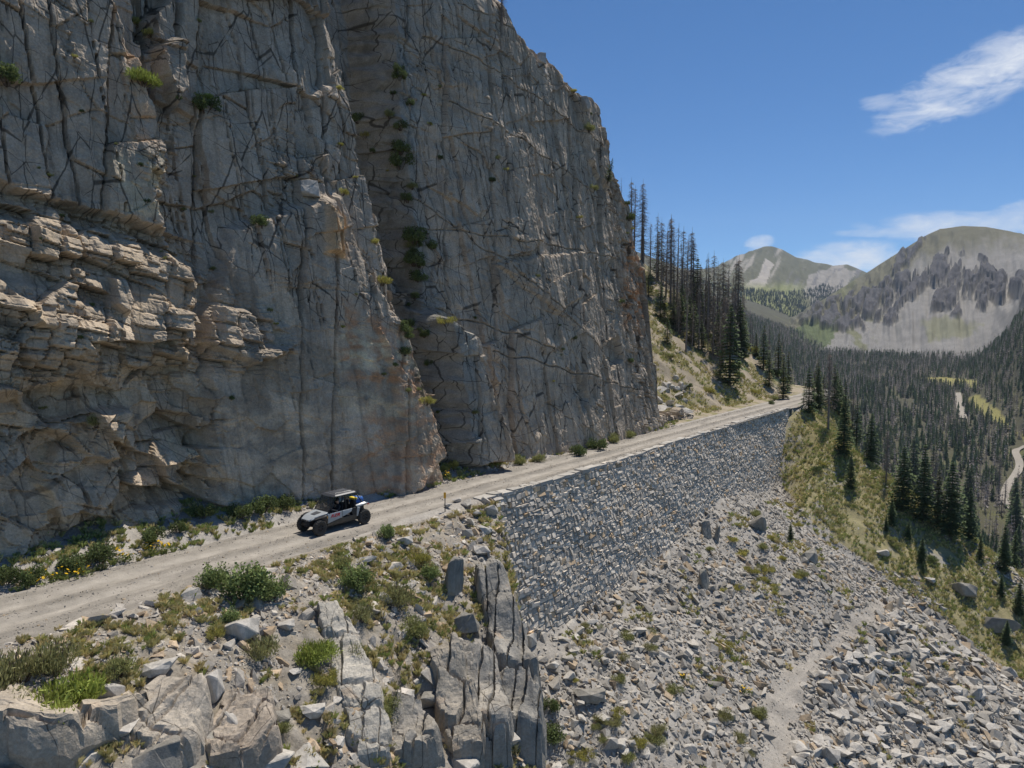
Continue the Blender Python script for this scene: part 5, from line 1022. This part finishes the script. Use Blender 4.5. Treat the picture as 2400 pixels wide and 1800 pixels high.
def flowers(x, y, n, sp, label):
    h_ = hit_terr(x, y, 5)
    if h_ is None: return
    W = h_[0]; r = np.random.default_rng(int(x+y)); rt = tag(empty('flower_clump', tuple(W)), label, 'flowers'); V, Fc, C, PV, PF = [], [], [], [], []
    for k in range(n):
        a, d_ = r.random()*6.28, sp*math.sqrt(r.random()); bx, by = d_*math.cos(a), d_*math.sin(a)*.7; hh = r.uniform(.3, .6); tx, ty = bx+r.normal(0, .05), by+r.normal(0, .05); o = len(V)
        V += [(bx-.012, by, -.05), (bx+.012, by, -.05), (tx, ty, hh)]; Fc.append((o, o+1, o+2)); C += [(.12, .15, .04)]*3
        for l in range(9):
            lx, ly, lz = bx+r.normal(0, .1), by+r.normal(0, .1), r.uniform(0, hh*.8); d0 = r.normal(0, .08, 3); e = r.normal(0, .03, 3); o = len(V); V += [(lx, ly, lz), tuple(np.array((lx, ly, lz))+d0+e), tuple(np.array((lx, ly, lz))+d0-e)]; Fc.append((o, o+1, o+2)); C += [np.array((.15, .18, .045))*r.uniform(.7, 1.3)]*3
        o = len(PV); q = r.uniform(.04, .075); tl = r.normal(0, .4, 2)
        PV += [(tx+q*math.cos(b), ty+q*math.sin(b), hh+q*(tl[0]*math.cos(b)+tl[1]*math.sin(b))) for b in np.arange(6)*1.047]; PF.append(list(range(o, o+6)))
    mesh_np('leaves', np.array(V), np.array(Fc), M_leaf, col=np.array(C), parent=rt); mesh_np('petals', np.array(PV), np.array(PF), M_petal, parent=rt)
for a in [(340, 1192, 26, .7, 'yellow flowers on the road verge nearest the utility vehicle'), (262, 1214, 16, .5, 'yellow flowers on the road verge below the lit block of the cliff'), (160, 1250, 22, .7, 'yellow flowers on the verge nearest the left picture edge'), (875, 1060, 16, .4, 'small yellow flower clump at the corner of the cliff foot by the road'), (955, 1035, 34, .8, 'bushy yellow flowers at the foot of the fluted pillar behind the marker post'), (1610, 1500, 14, .5, 'yellow flowers in the scree uphill of the footpath'), (1475, 1470, 14, .5, 'lone yellow flowering plant in the middle of the lower scree'), (90, 1262, 10, .6, 'few yellow flowers among dark verge plants')]:
    flowers(*a)
#--MORE4--
# ------------------------------------------------------------------ side-by-side utility vehicle
P_grey = mat('pale grey paint', (.34, .36, .37), .35, .5, 0, .05, 3); P_black = mat('black plastic', (.018, .018, .02), .45, .4, 0, .1, 4); P_roof = mat('roof plastic', (.06, .062, .07), .38, .5, 0, .06, 2)
P_dust = mat('dusty black', (.085, .078, .068), .8, .2, 0, .2, 5); P_tyre = mat('tyre rubber', (.055, .052, .048), .9, .2, 0, .25, 7); P_rim = mat('dark rim', (.03, .03, .032), .35, .5, .6, .1, 4); P_red = mat('red paint', (.5, .02, .025), .4, .5); P_dkgrey = mat('dark panel', (.06, .062, .068), .5, .4, 0, .08, 4)
P_lens = mat('lamp lens', (.75, .76, .74), .15, .6); P_amber = mat('amber lens', (.85, .42, .03), .3, .5); P_seat = mat('seat fabric', (.03, .03, .034), .8, .2)
def glass_mat():
    m, N, L, b = new_mat('dusty windscreen'); t = N.new('ShaderNodeBsdfTransparent'); t.inputs[0].default_value = (.62, .6, .57, 1); b.inputs['Base Color'].default_value = (.16, .15, .135, 1); b.inputs['Roughness'].default_value = .25
    x = N.new('ShaderNodeMixShader'); x.inputs[0].default_value = .45; L.new(t.outputs[0], x.inputs[1]); L.new(b.outputs[0], x.inputs[2]); L.new(x.outputs[0], N['Material Output'].inputs[0]); return m
P_glass = glass_mat()
def solid(name, pts, m, parent, bev=.012):
    V, Fc = hull(pts); bm = bmesh.new(); vs = [bm.verts.new(p) for p in V]; [bm.faces.new([vs[i] for i in f]) for f in Fc]
    bmesh.ops.dissolve_limit(bm, angle_limit=R(3), verts=bm.verts[:], edges=bm.edges[:])
    if bev: bmesh.ops.bevel(bm, geom=bm.edges[:], offset=bev, segments=2, affect='EDGES', clamp_overlap=True, profile=.5)
    bmesh.ops.recalc_face_normals(bm, faces=bm.faces[:]); me = bpy.data.meshes.new(name); bm.to_mesh(me); bm.free(); me.materials.append(m); return link(bpy.data.objects.new(name, me), parent)
def boxp(x0, x1, y0, y1, z0, z1): return [(x, y, z) for x in (x0, x1) for y in (y0, y1) for z in (z0, z1)]
def tubes(name, lines, rad, m, parent, ns=8):
    VV, FF, off = [], [], 0
    for ln in lines:
        V, Fc = tube_np(ln, [rad]*len(ln), ns); VV.append(V); FF.append(Fc+off); off += len(V)
    return mesh_np(name, np.concatenate(VV), np.concatenate(FF), m, smooth=True, parent=parent)
def lathe(name, prof, m, parent, n=40, axis='y', lugs=0):
    V, Fc = [], []; k = len(prof)
    for a in range(n):
        th = 6.283*a/n
        for (y, r) in prof:
            if lugs and r > .36: r = r+(.016 if (a+(1 if y > 0 else 0)) % 2 == 0 else -.012)
            V.append((r*math.cos(th), y, r*math.sin(th)))
    for a in range(n):
        for i in range(k-1): Fc.append((a*k+i, ((a+1) % n)*k+i, ((a+1) % n)*k+i+1, a*k+i+1))
    return mesh_np(name, np.array(V), np.array(Fc), m, smooth=False, parent=parent)
def utv():
    g = uvw(-10.45, -2.62, -.035); rt = tag(empty('utility_vehicle', tuple(g), math.atan2(-DU[1], -DU[0])), 'grey and black four-seat off-road utility vehicle driving on the narrow dirt road', 'off-road vehicle')
    rt.rotation_euler = (0, 0, math.atan2(-DU[1], -DU[0])-.03); rt.scale = (1.05, 1.05, 1.09)
    for sx, x in ((1, 1.48), (-1, -1.49)):
        for s in (-1, 1):
            wl = empty('wheel', (x, s*.70, .40), .0 if sx < 0 else .08); wl.parent = rt
            lathe('tyre', [(-.10, .20), (-.135, .26), (-.14, .34), (-.115, .385), (-.05, .40), (.05, .40), (.115, .385), (.14, .34), (.135, .26), (.10, .20)], P_tyre, wl, 44, lugs=1)
            lathe('rim', [(-.09, .205), (.10, .205), (.10, .17), (.06, .15), (.07, .06), (.09, .05), (.09, .0)], P_rim, wl, 20) if s > 0 else lathe('rim', [(.09, .205), (-.10, .205), (-.10, .17), (-.06, .15), (-.07, .06), (-.09, .05), (-.09, .0)], P_rim, wl, 20)
            VV = []
            mesh = []
            for q in range(6):
                a = q*1.047; mesh.append([(.05*math.cos(a), s*.095, .05*math.sin(a)), (.19*math.cos(a), s*.085, .19*math.sin(a))])
            tubes('spoke', mesh, .018, P_dkgrey, wl, 5)
            if sx > 0: tubes('shock', [[(1.38, s*.34, .86), (1.46, s*.52, .44)]], .045, P_red, rt); tubes('arm', [[(1.25, s*.2, .42), (1.48, s*.6, .38)], [(1.65, s*.2, .42), (1.48, s*.6, .38)]], .025, P_dkgrey, rt)
            else: tubes('shock', [[(-1.25, s*.42, 1.0), (-1.45, s*.52, .42)]], .04, P_red, rt); tubes('arm', [[(-.75, s*.45, .42), (-1.49, s*.58, .36)]], .035, P_dkgrey, rt)
    solid('floor_pan', boxp(-1.25, 1.15, -.56, .56, .30, .44), P_dust, rt); solid('engine_bay', boxp(-1.72, -1.1, -.42, .42, .42, .92), P_black, rt)
    solid('front_frame', [(1.1, -.34, .34), (1.1, .34, .34), (1.9, -.22, .44), (1.9, .22, .44), (1.1, -.36, .85), (1.1, .36, .85), (1.78, -.3, .72), (1.78, .3, .72)], P_black, rt)
    solid('hood', [(.78, -.56, 1.06), (.78, .56, 1.06), (1.0, -.60, 1.02), (1.0, .60, 1.02), (1.55, -.50, .93), (1.55, .50, .93), (1.90, -.34, .80), (1.90, .34, .80), (1.88, -.34, .72), (1.88, .34, .72), (.80, -.56, .84), (.80, .56, .84), (1.5, -.46, .80), (1.5, .46, .80)], P_grey, rt, .03)
    solid('hood_vent', [(1.0, -.22, 1.035), (1.0, .22, 1.035), (1.42, -.17, .975), (1.42, .17, .975), (1.0, -.22, 1.0), (1.0, .22, 1.0), (1.42, -.17, .94), (1.42, .17, .94)], P_dkgrey, rt, .008)
    solid('grille', [(1.84, -.28, .78), (1.84, .28, .78), (1.95, -.22, .62), (1.95, .22, .62), (1.86, -.2, .44), (1.86, .2, .44), (1.7, -.3, .5), (1.7, .3, .5)], P_black, rt, .03)
    tubes('bumper', [[(1.80, -.3, .50), (1.99, -.2, .56), (1.99, .2, .56), (1.80, .3, .50)], [(1.99, -.2, .56), (1.93, -.16, .78), (1.93, .16, .78), (1.99, .2, .56)]], .022, P_black, rt)
    for s in (-1, 1):
        solid('headlight', [(1.62, s*.34, .90), (1.62, s*.49, .89), (1.82, s*.34, .80), (1.78, s*.42, .80), (1.66, s*.34, .84), (1.66, s*.48, .84)], P_lens, rt, .01)
        solid('front_fender', [(1.0, s*.60, .98), (1.62, s*.52, .90), (1.76, s*.66, .84), (1.3, s*.82, .93), (.98, s*.74, .92), (1.0, s*.6, .92), (1.62, s*.52, .86), (.95, s*.7, .52), (.95, s*.58, .5)], P_black, rt, .015)
        solid('marker_light', boxp(.985, 1.02, s*.72, s*.755, .80, .88), P_amber, rt, .005)
        solid('door', [(.92, s*.66, .98), (.95, s*.69, .50), (.93, s*.70, .80), (.0, s*.70, .66), (.0, s*.67, .99), (.92, s*.60, .98), (.95, s*.62, .50), (.0, s*.61, .64), (.0, s*.60, .99)], P_grey, rt, .015)
        solid('door', [(-.03, s*.67, .99), (-.03, s*.70, .68), (-.62, s*.70, .84), (-.72, s*.67, 1.0), (-.03, s*.60, .99), (-.03, s*.61, .66), (-.62, s*.61, .82), (-.72, s*.60, 1.0)], P_grey, rt, .015)
        solid('sill', [(.94, s*.68, .48), (.94, s*.60, .34), (-1.0, s*.60, .36), (-1.0, s*.69, .62), (-.02, s*.69, .64), (.94, s*.58, .48), (-1.0, s*.58, .62)], P_dust, rt, .015)
        solid('side_panel', [(-.66, s*.68, .84), (-.76, s*.68, 1.02), (-1.0, s*.69, 1.02), (-1.0, s*.69, .62), (-.72, s*.69, .62), (-.66, s*.58, .84), (-1.0, s*.58, 1.02), (-1.0, s*.58, .62)], P_black, rt, .012)
        solid('rear_fender', [(-.95, s*.66, 1.10), (-1.05, s*.72, .98), (-1.62, s*.74, 1.12), (-1.86, s*.68, 1.08), (-1.60, s*.60, 1.20), (-.95, s*.56, 1.12), (-1.8, s*.55, 1.06)], P_grey, rt, .02)
        solid('rear_fender_trim', [(-.98, s*.73, .98), (-.98, s*.70, .52), (-1.06, s*.72, .52), (-1.20, s*.75, .98), (-1.1, s*.6, .98), (-1.0, s*.6, .52)], P_grey, rt, .012)
        solid('tail_light', boxp(-1.90, -1.84, s*.48, s*.64, .98, 1.04), P_red, rt, .006)
        tubes('roll_bar', [[(.86, s*.60, 1.02), (.36, s*.56, 1.72), (.25, s*.55, 1.78), (-.95, s*.55, 1.76), (-1.05, s*.55, 1.72), (-1.55, s*.52, 1.10)], [(-.33, s*.62, .98), (-.30, s*.555, 1.76)], [(-1.0, s*.62, 1.0), (-.98, s*.555, 1.74)]], .028, P_black, rt)
        tubes('mirror_arm', [[(.62, s*.60, 1.36), (.60, s*.78, 1.38)]], .012, P_black, rt); solid('mirror', boxp(.56, .60, s*.74, s*.90, 1.32, 1.44), P_black, rt, .01)
    solid('roof', [(.44, -.52, 1.76), (.44, .52, 1.76), (.38, -.60, 1.80), (.38, .60, 1.80), (-1.0, -.60, 1.80), (-1.0, .60, 1.80), (-1.12, -.5, 1.80), (-1.12, .5, 1.80), (.30, -.5, 1.85), (.30, .5, 1.85), (-1.0, -.5, 1.87), (-1.0, .5, 1.87), (.42, -.6, 1.76), (.42, .6, 1.76), (-1.0, -.6, 1.76), (-1.0, .6, 1.76)], P_roof, rt, .015)
    for s in (-1, 1): solid('roof_ridge', [(.15, s*.14, 1.855), (.15, s*.24, 1.855), (-.95, s*.18, 1.868), (-.95, s*.34, 1.868), (.1, s*.16, 1.882), (.1, s*.22, 1.882), (-.9, s*.2, 1.895), (-.9, s*.3, 1.895)], P_roof, rt, .008)
    o = mesh_np('windscreen', [(.84, -.56, 1.06), (.84, .56, 1.06), (.40, .53, 1.73), (.40, -.53, 1.73)], np.array([[0, 1, 2, 3]]), P_glass, parent=rt)
    sm = o.modifiers.new('thickness', 'SOLIDIFY'); sm.thickness = .012
    for x in (.1, -.72):
        for y in (-.27, .27): solid('seat', boxp(x-.22, x+.25, y-.21, y+.21, .44, .66), P_seat, rt, .04); solid('backrest', [(x-.18, y-.21, .62), (x-.18, y+.21, .62), (x-.30, y-.20, 1.28), (x-.30, y+.20, 1.28), (x-.28, y-.21, .62), (x-.28, y+.21, .62), (x-.40, y-.16, 1.36), (x-.40, y+.16, 1.36)], P_seat, rt, .03)
    solid('dashboard', boxp(.62, .84, -.54, .54, .82, 1.04), P_black, rt, .03); tubes('steering_wheel', [[(.50+.04*math.sin(a)*0+.08*math.cos(a)*.5, .28+.15*math.sin(a), 1.03+.13*math.cos(a)) for a in np.linspace(0, 6.283, 16)]], .014, P_black, rt, 6)
    solid('cargo_bed', [(-1.05, -.5, .92), (-1.05, .5, .92), (-1.85, -.48, .95), (-1.85, .48, .95), (-1.05, -.5, 1.04), (-1.05, .5, 1.04), (-1.85, -.48, 1.04), (-1.85, .48, 1.04)], P_black, rt, .02)
    # red lettering on the front door
    for y, rx in ((.708, 0), ):
        cu = bpy.data.curves.new('lettering', 'FONT'); cu.body = 'RZR'; cu.size = .26; cu.extrude = .004; cu.shear = .35; cu.align_x = 'CENTER'; cu.align_y = 'CENTER'; cu.space_character = 1.1; cu.offset = .008
        to = bpy.data.objects.new('tmp', cu); COL.objects.link(to); bpy.context.view_layer.update(); me = bpy.data.meshes.new_from_object(to.evaluated_get(bpy.context.evaluated_depsgraph_get())); bpy.data.objects.remove(to)
        me.materials.clear(); me.materials.append(P_red); lo = link(bpy.data.objects.new('lettering', me), rt); lo.location = (.47, .7065, .84); lo.rotation_euler = (R(90), 0, R(180)); lo.scale = (1.15, .8, 1)
    return rt, g
UT, UG = utv()
SKIN = mat('skin', (.42, .26, .18), .6, .3); DARKC = mat('dark clothing', (.03, .032, .04), .85, .2); HAIR = mat('dark cap', (.03, .03, .035), .8, .2); BLUE = mat('blue fabric', (.06, .16, .45), .8, .2, 0, .15, 8); YEL = mat('yellow fabric', (.75, .55, .06), .8, .2, 0, .1, 8)
def person(lx, ly, label, shirt):
    """a seated figure grown over a joint skeleton; the vehicle frame gives its place"""
    J = {'pel': (-.08, 0, .70), 'wai': (-.12, 0, .88), 'che': (-.16, 0, 1.12), 'nec': (-.14, 0, 1.30), 'hd0': (-.11, 0, 1.40), 'hd1': (-.10, 0, 1.53)}
    E = [('pel', 'wai'), ('wai', 'che'), ('che', 'nec'), ('nec', 'hd0'), ('hd0', 'hd1')]; rad = {'pel': .15, 'wai': .13, 'che': .155, 'nec': .058, 'hd0': .09, 'hd1': .085}
    for s, t in ((-1, 'r'), (1, 'l')):
        J.update({t+'sh': (-.15, s*.18, 1.21), t+'el': (.05, s*.25, .99), t+'wr': (.31, s*.13, 1.08), t+'hp': (.0, s*.10, .68), t+'kn': (.40, s*.13, .74), t+'an': (.62, s*.13, .50), t+'to': (.76, s*.14, .52)})
        rad.update({t+'sh': .065, t+'el': .045, t+'wr': .032, t+'hp': .09, t+'kn': .062, t+'an': .042, t+'to': .04}); E += [('che', t+'sh'), (t+'sh', t+'el'), (t+'el', t+'wr'), ('pel', t+'hp'), (t+'hp', t+'kn'), (t+'kn', t+'an'), (t+'an', t+'to')]
        for q in range(5):                          # five fingers curled round the wheel or bar
            a = f'{t}f{q}'; dy = (q-2)*.018; J[a+'a'] = (.375 if q else .34, s*.13+dy, 1.09+(.0 if q else .03)); J[a+'b'] = (.40 if q else .37, s*.13+dy, 1.055 if q else 1.115); E += [(t+'wr', a+'a'), (a+'a', a+'b')]; rad.update({a+'a': .011, a+'b': .009})
    ks = list(J); me = bpy.data.meshes.new('person'); me.from_pydata([J[k] for k in ks], [(ks.index(a), ks.index(b)) for a, b in E], []); o = bpy.data.objects.new('person', me); link(o)
    sk = o.modifiers.new('skin', 'SKIN'); o.modifiers.new('smooth', 'SUBSURF').levels = 1
    for i, k in enumerate(ks): me.skin_vertices[0].data[i].radius = (rad[k], rad[k]); me.skin_vertices[0].data[i].use_root = k == 'pel'
    bpy.context.view_layer.update(); m2 = bpy.data.meshes.new_from_object(o.evaluated_get(bpy.context.evaluated_depsgraph_get())); o.modifiers.clear(); o.data = m2
    m2.materials.clear(); [m2.materials.append(m) for m in (shirt, SKIN, DARKC)]
    for p in m2.polygons:
        c = p.center; p.use_smooth = True; p.material_index = 1 if c.z > 1.31 or (c.x > .07 and .95 < c.z < 1.2) else (2 if c.z < .84 else 0)
    V, Fc = tube_np([(-.13, 0, 1.49), (-.11, 0, 1.55), (-.10, 0, 1.615), (-.10, 0, 1.64)], [.108, .112, .08, .02], 14); mesh_np('cap', V, Fc, HAIR, smooth=True, parent=o)
    solid('nose', boxp(-.01, .012, -.012, .012, 1.42, 1.46), SKIN, o, .004)
    for s in (-1, 1): solid('eye', boxp(-.028, -.012, s*.035-.012, s*.035+.012, 1.468, 1.482), HAIR, o, .003)
    solid('mouth', boxp(-.02, -.008, -.025, .025, 1.382, 1.39), P_red, o, .002)
    tag(o, label, 'person'); M4 = UT.matrix_basis.copy(); o.matrix_world = M4 @ Matrix.Translation((lx, ly, 0)); return o
bpy.context.view_layer.update()
person(.10, .27, 'person driving, dark shirt and cap, bare forearms on the steering wheel', DARKC); person(.10, -.27, 'person in the front passenger seat behind the windscreen, pale shirt', mat('pale shirt', (.30, .28, .27), .85, .2))
bg = solid('duffel_bag', boxp(-.38, .30, -.26, .26, .0, .38), BLUE, None, .09); bg.matrix_world = UT.matrix_basis @ Matrix.Translation((-1.40, .10, 1.05)); tag(bg, 'blue and yellow gear bag strapped behind the rear seats', 'bag')
solid('flap', boxp(.08, .31, -.20, .265, .25, .385), YEL, bg, .02); tubes('strap', [[(-.2, -.27, .1), (-.2, -.2, .39), (-.2, .2, .39), (-.2, .27, .1)]], .015, YEL, bg)
# roadside marker post
pw = hit_terr(962, 1106, 6); pz = pw[0].copy(); pr = tag(empty('marker_post', tuple(pz)), 'thin dark roadside post topped with a yellow marker plate', 'marker post')
pr.rotation_euler = (0, 0, math.atan2(-DU[1], -DU[0])+.45)
solid('post', boxp(-.025, .025, -.025, .025, -.3, 1.12), P_black, pr, .004); solid('plate', boxp(.027, .040, -.075, .075, .86, 1.24), P_amber, pr, .003); solid('plate_back', boxp(-.03, .0255, -.062, .062, .88, 1.22), P_black, pr, .003)
# small growth following the long crack and the gully
for i in range(26):
    t = br_.random(); x = np.interp(t, [0, .35, .6, 1], [856, 866, 890, 905])+br_.normal(0, 13); y = np.interp(t, [0, .35, .6, 1], [120, 340, 560, 850])+br_.normal(0, 14); h_ = hit_cliff(x, y)
    if h_ is not None: shrub(x, y, br_.uniform(14, 34), ['dark', 'dark', 'olive', 'dark'][i % 4], 'dark tuft of growth rooted along the long crack and gully of the cliff', 'growth along the cliff gully', hit=(h_[0]-np.array((0, 0, .1)), h_[1]))
for i in range(60):
    x, y = br_.uniform(10, 1400), br_.uniform(20, 900); h_ = hit_cliff(x, y)
    if h_ is not None and 3 < h_[0][2] < 40: shrub(x, y, br_.uniform(8, 18), ['olive', 'dark', 'yellow'][i % 3], 'tiny tuft of grass growing from a crack of the cliff face', 'tufts in the cliff cracks', hit=(h_[0]-np.array((0, 0, .05)), h_[1]))

# ------------------------------------------------------------------ mountain air
def haze():
    m = bpy.data.materials.new('mountain air'); m.use_nodes = True; N = m.node_tree.nodes; L = m.node_tree.links; N.remove(N['Principled BSDF'])
    v = N.new('ShaderNodeVolumePrincipled'); v.inputs['Color'].default_value = (.6, .78, 1, 1); v.inputs['Density'].default_value = .000055; v.inputs['Anisotropy'].default_value = .2; L.new(v.outputs[0], N['Material Output'].inputs['Volume'])
    V = np.array(boxp(-5000, 6200, -400, 7000, -900, 1100), float); Fc = np.array([[0, 1, 3, 2], [4, 6, 7, 5], [0, 4, 5, 1], [2, 3, 7, 6], [0, 2, 6, 4], [1, 5, 7, 3]])
    mesh_np('haze', V, Fc, m)['kind'] = 'stuff'
haze()
#--MORE5--
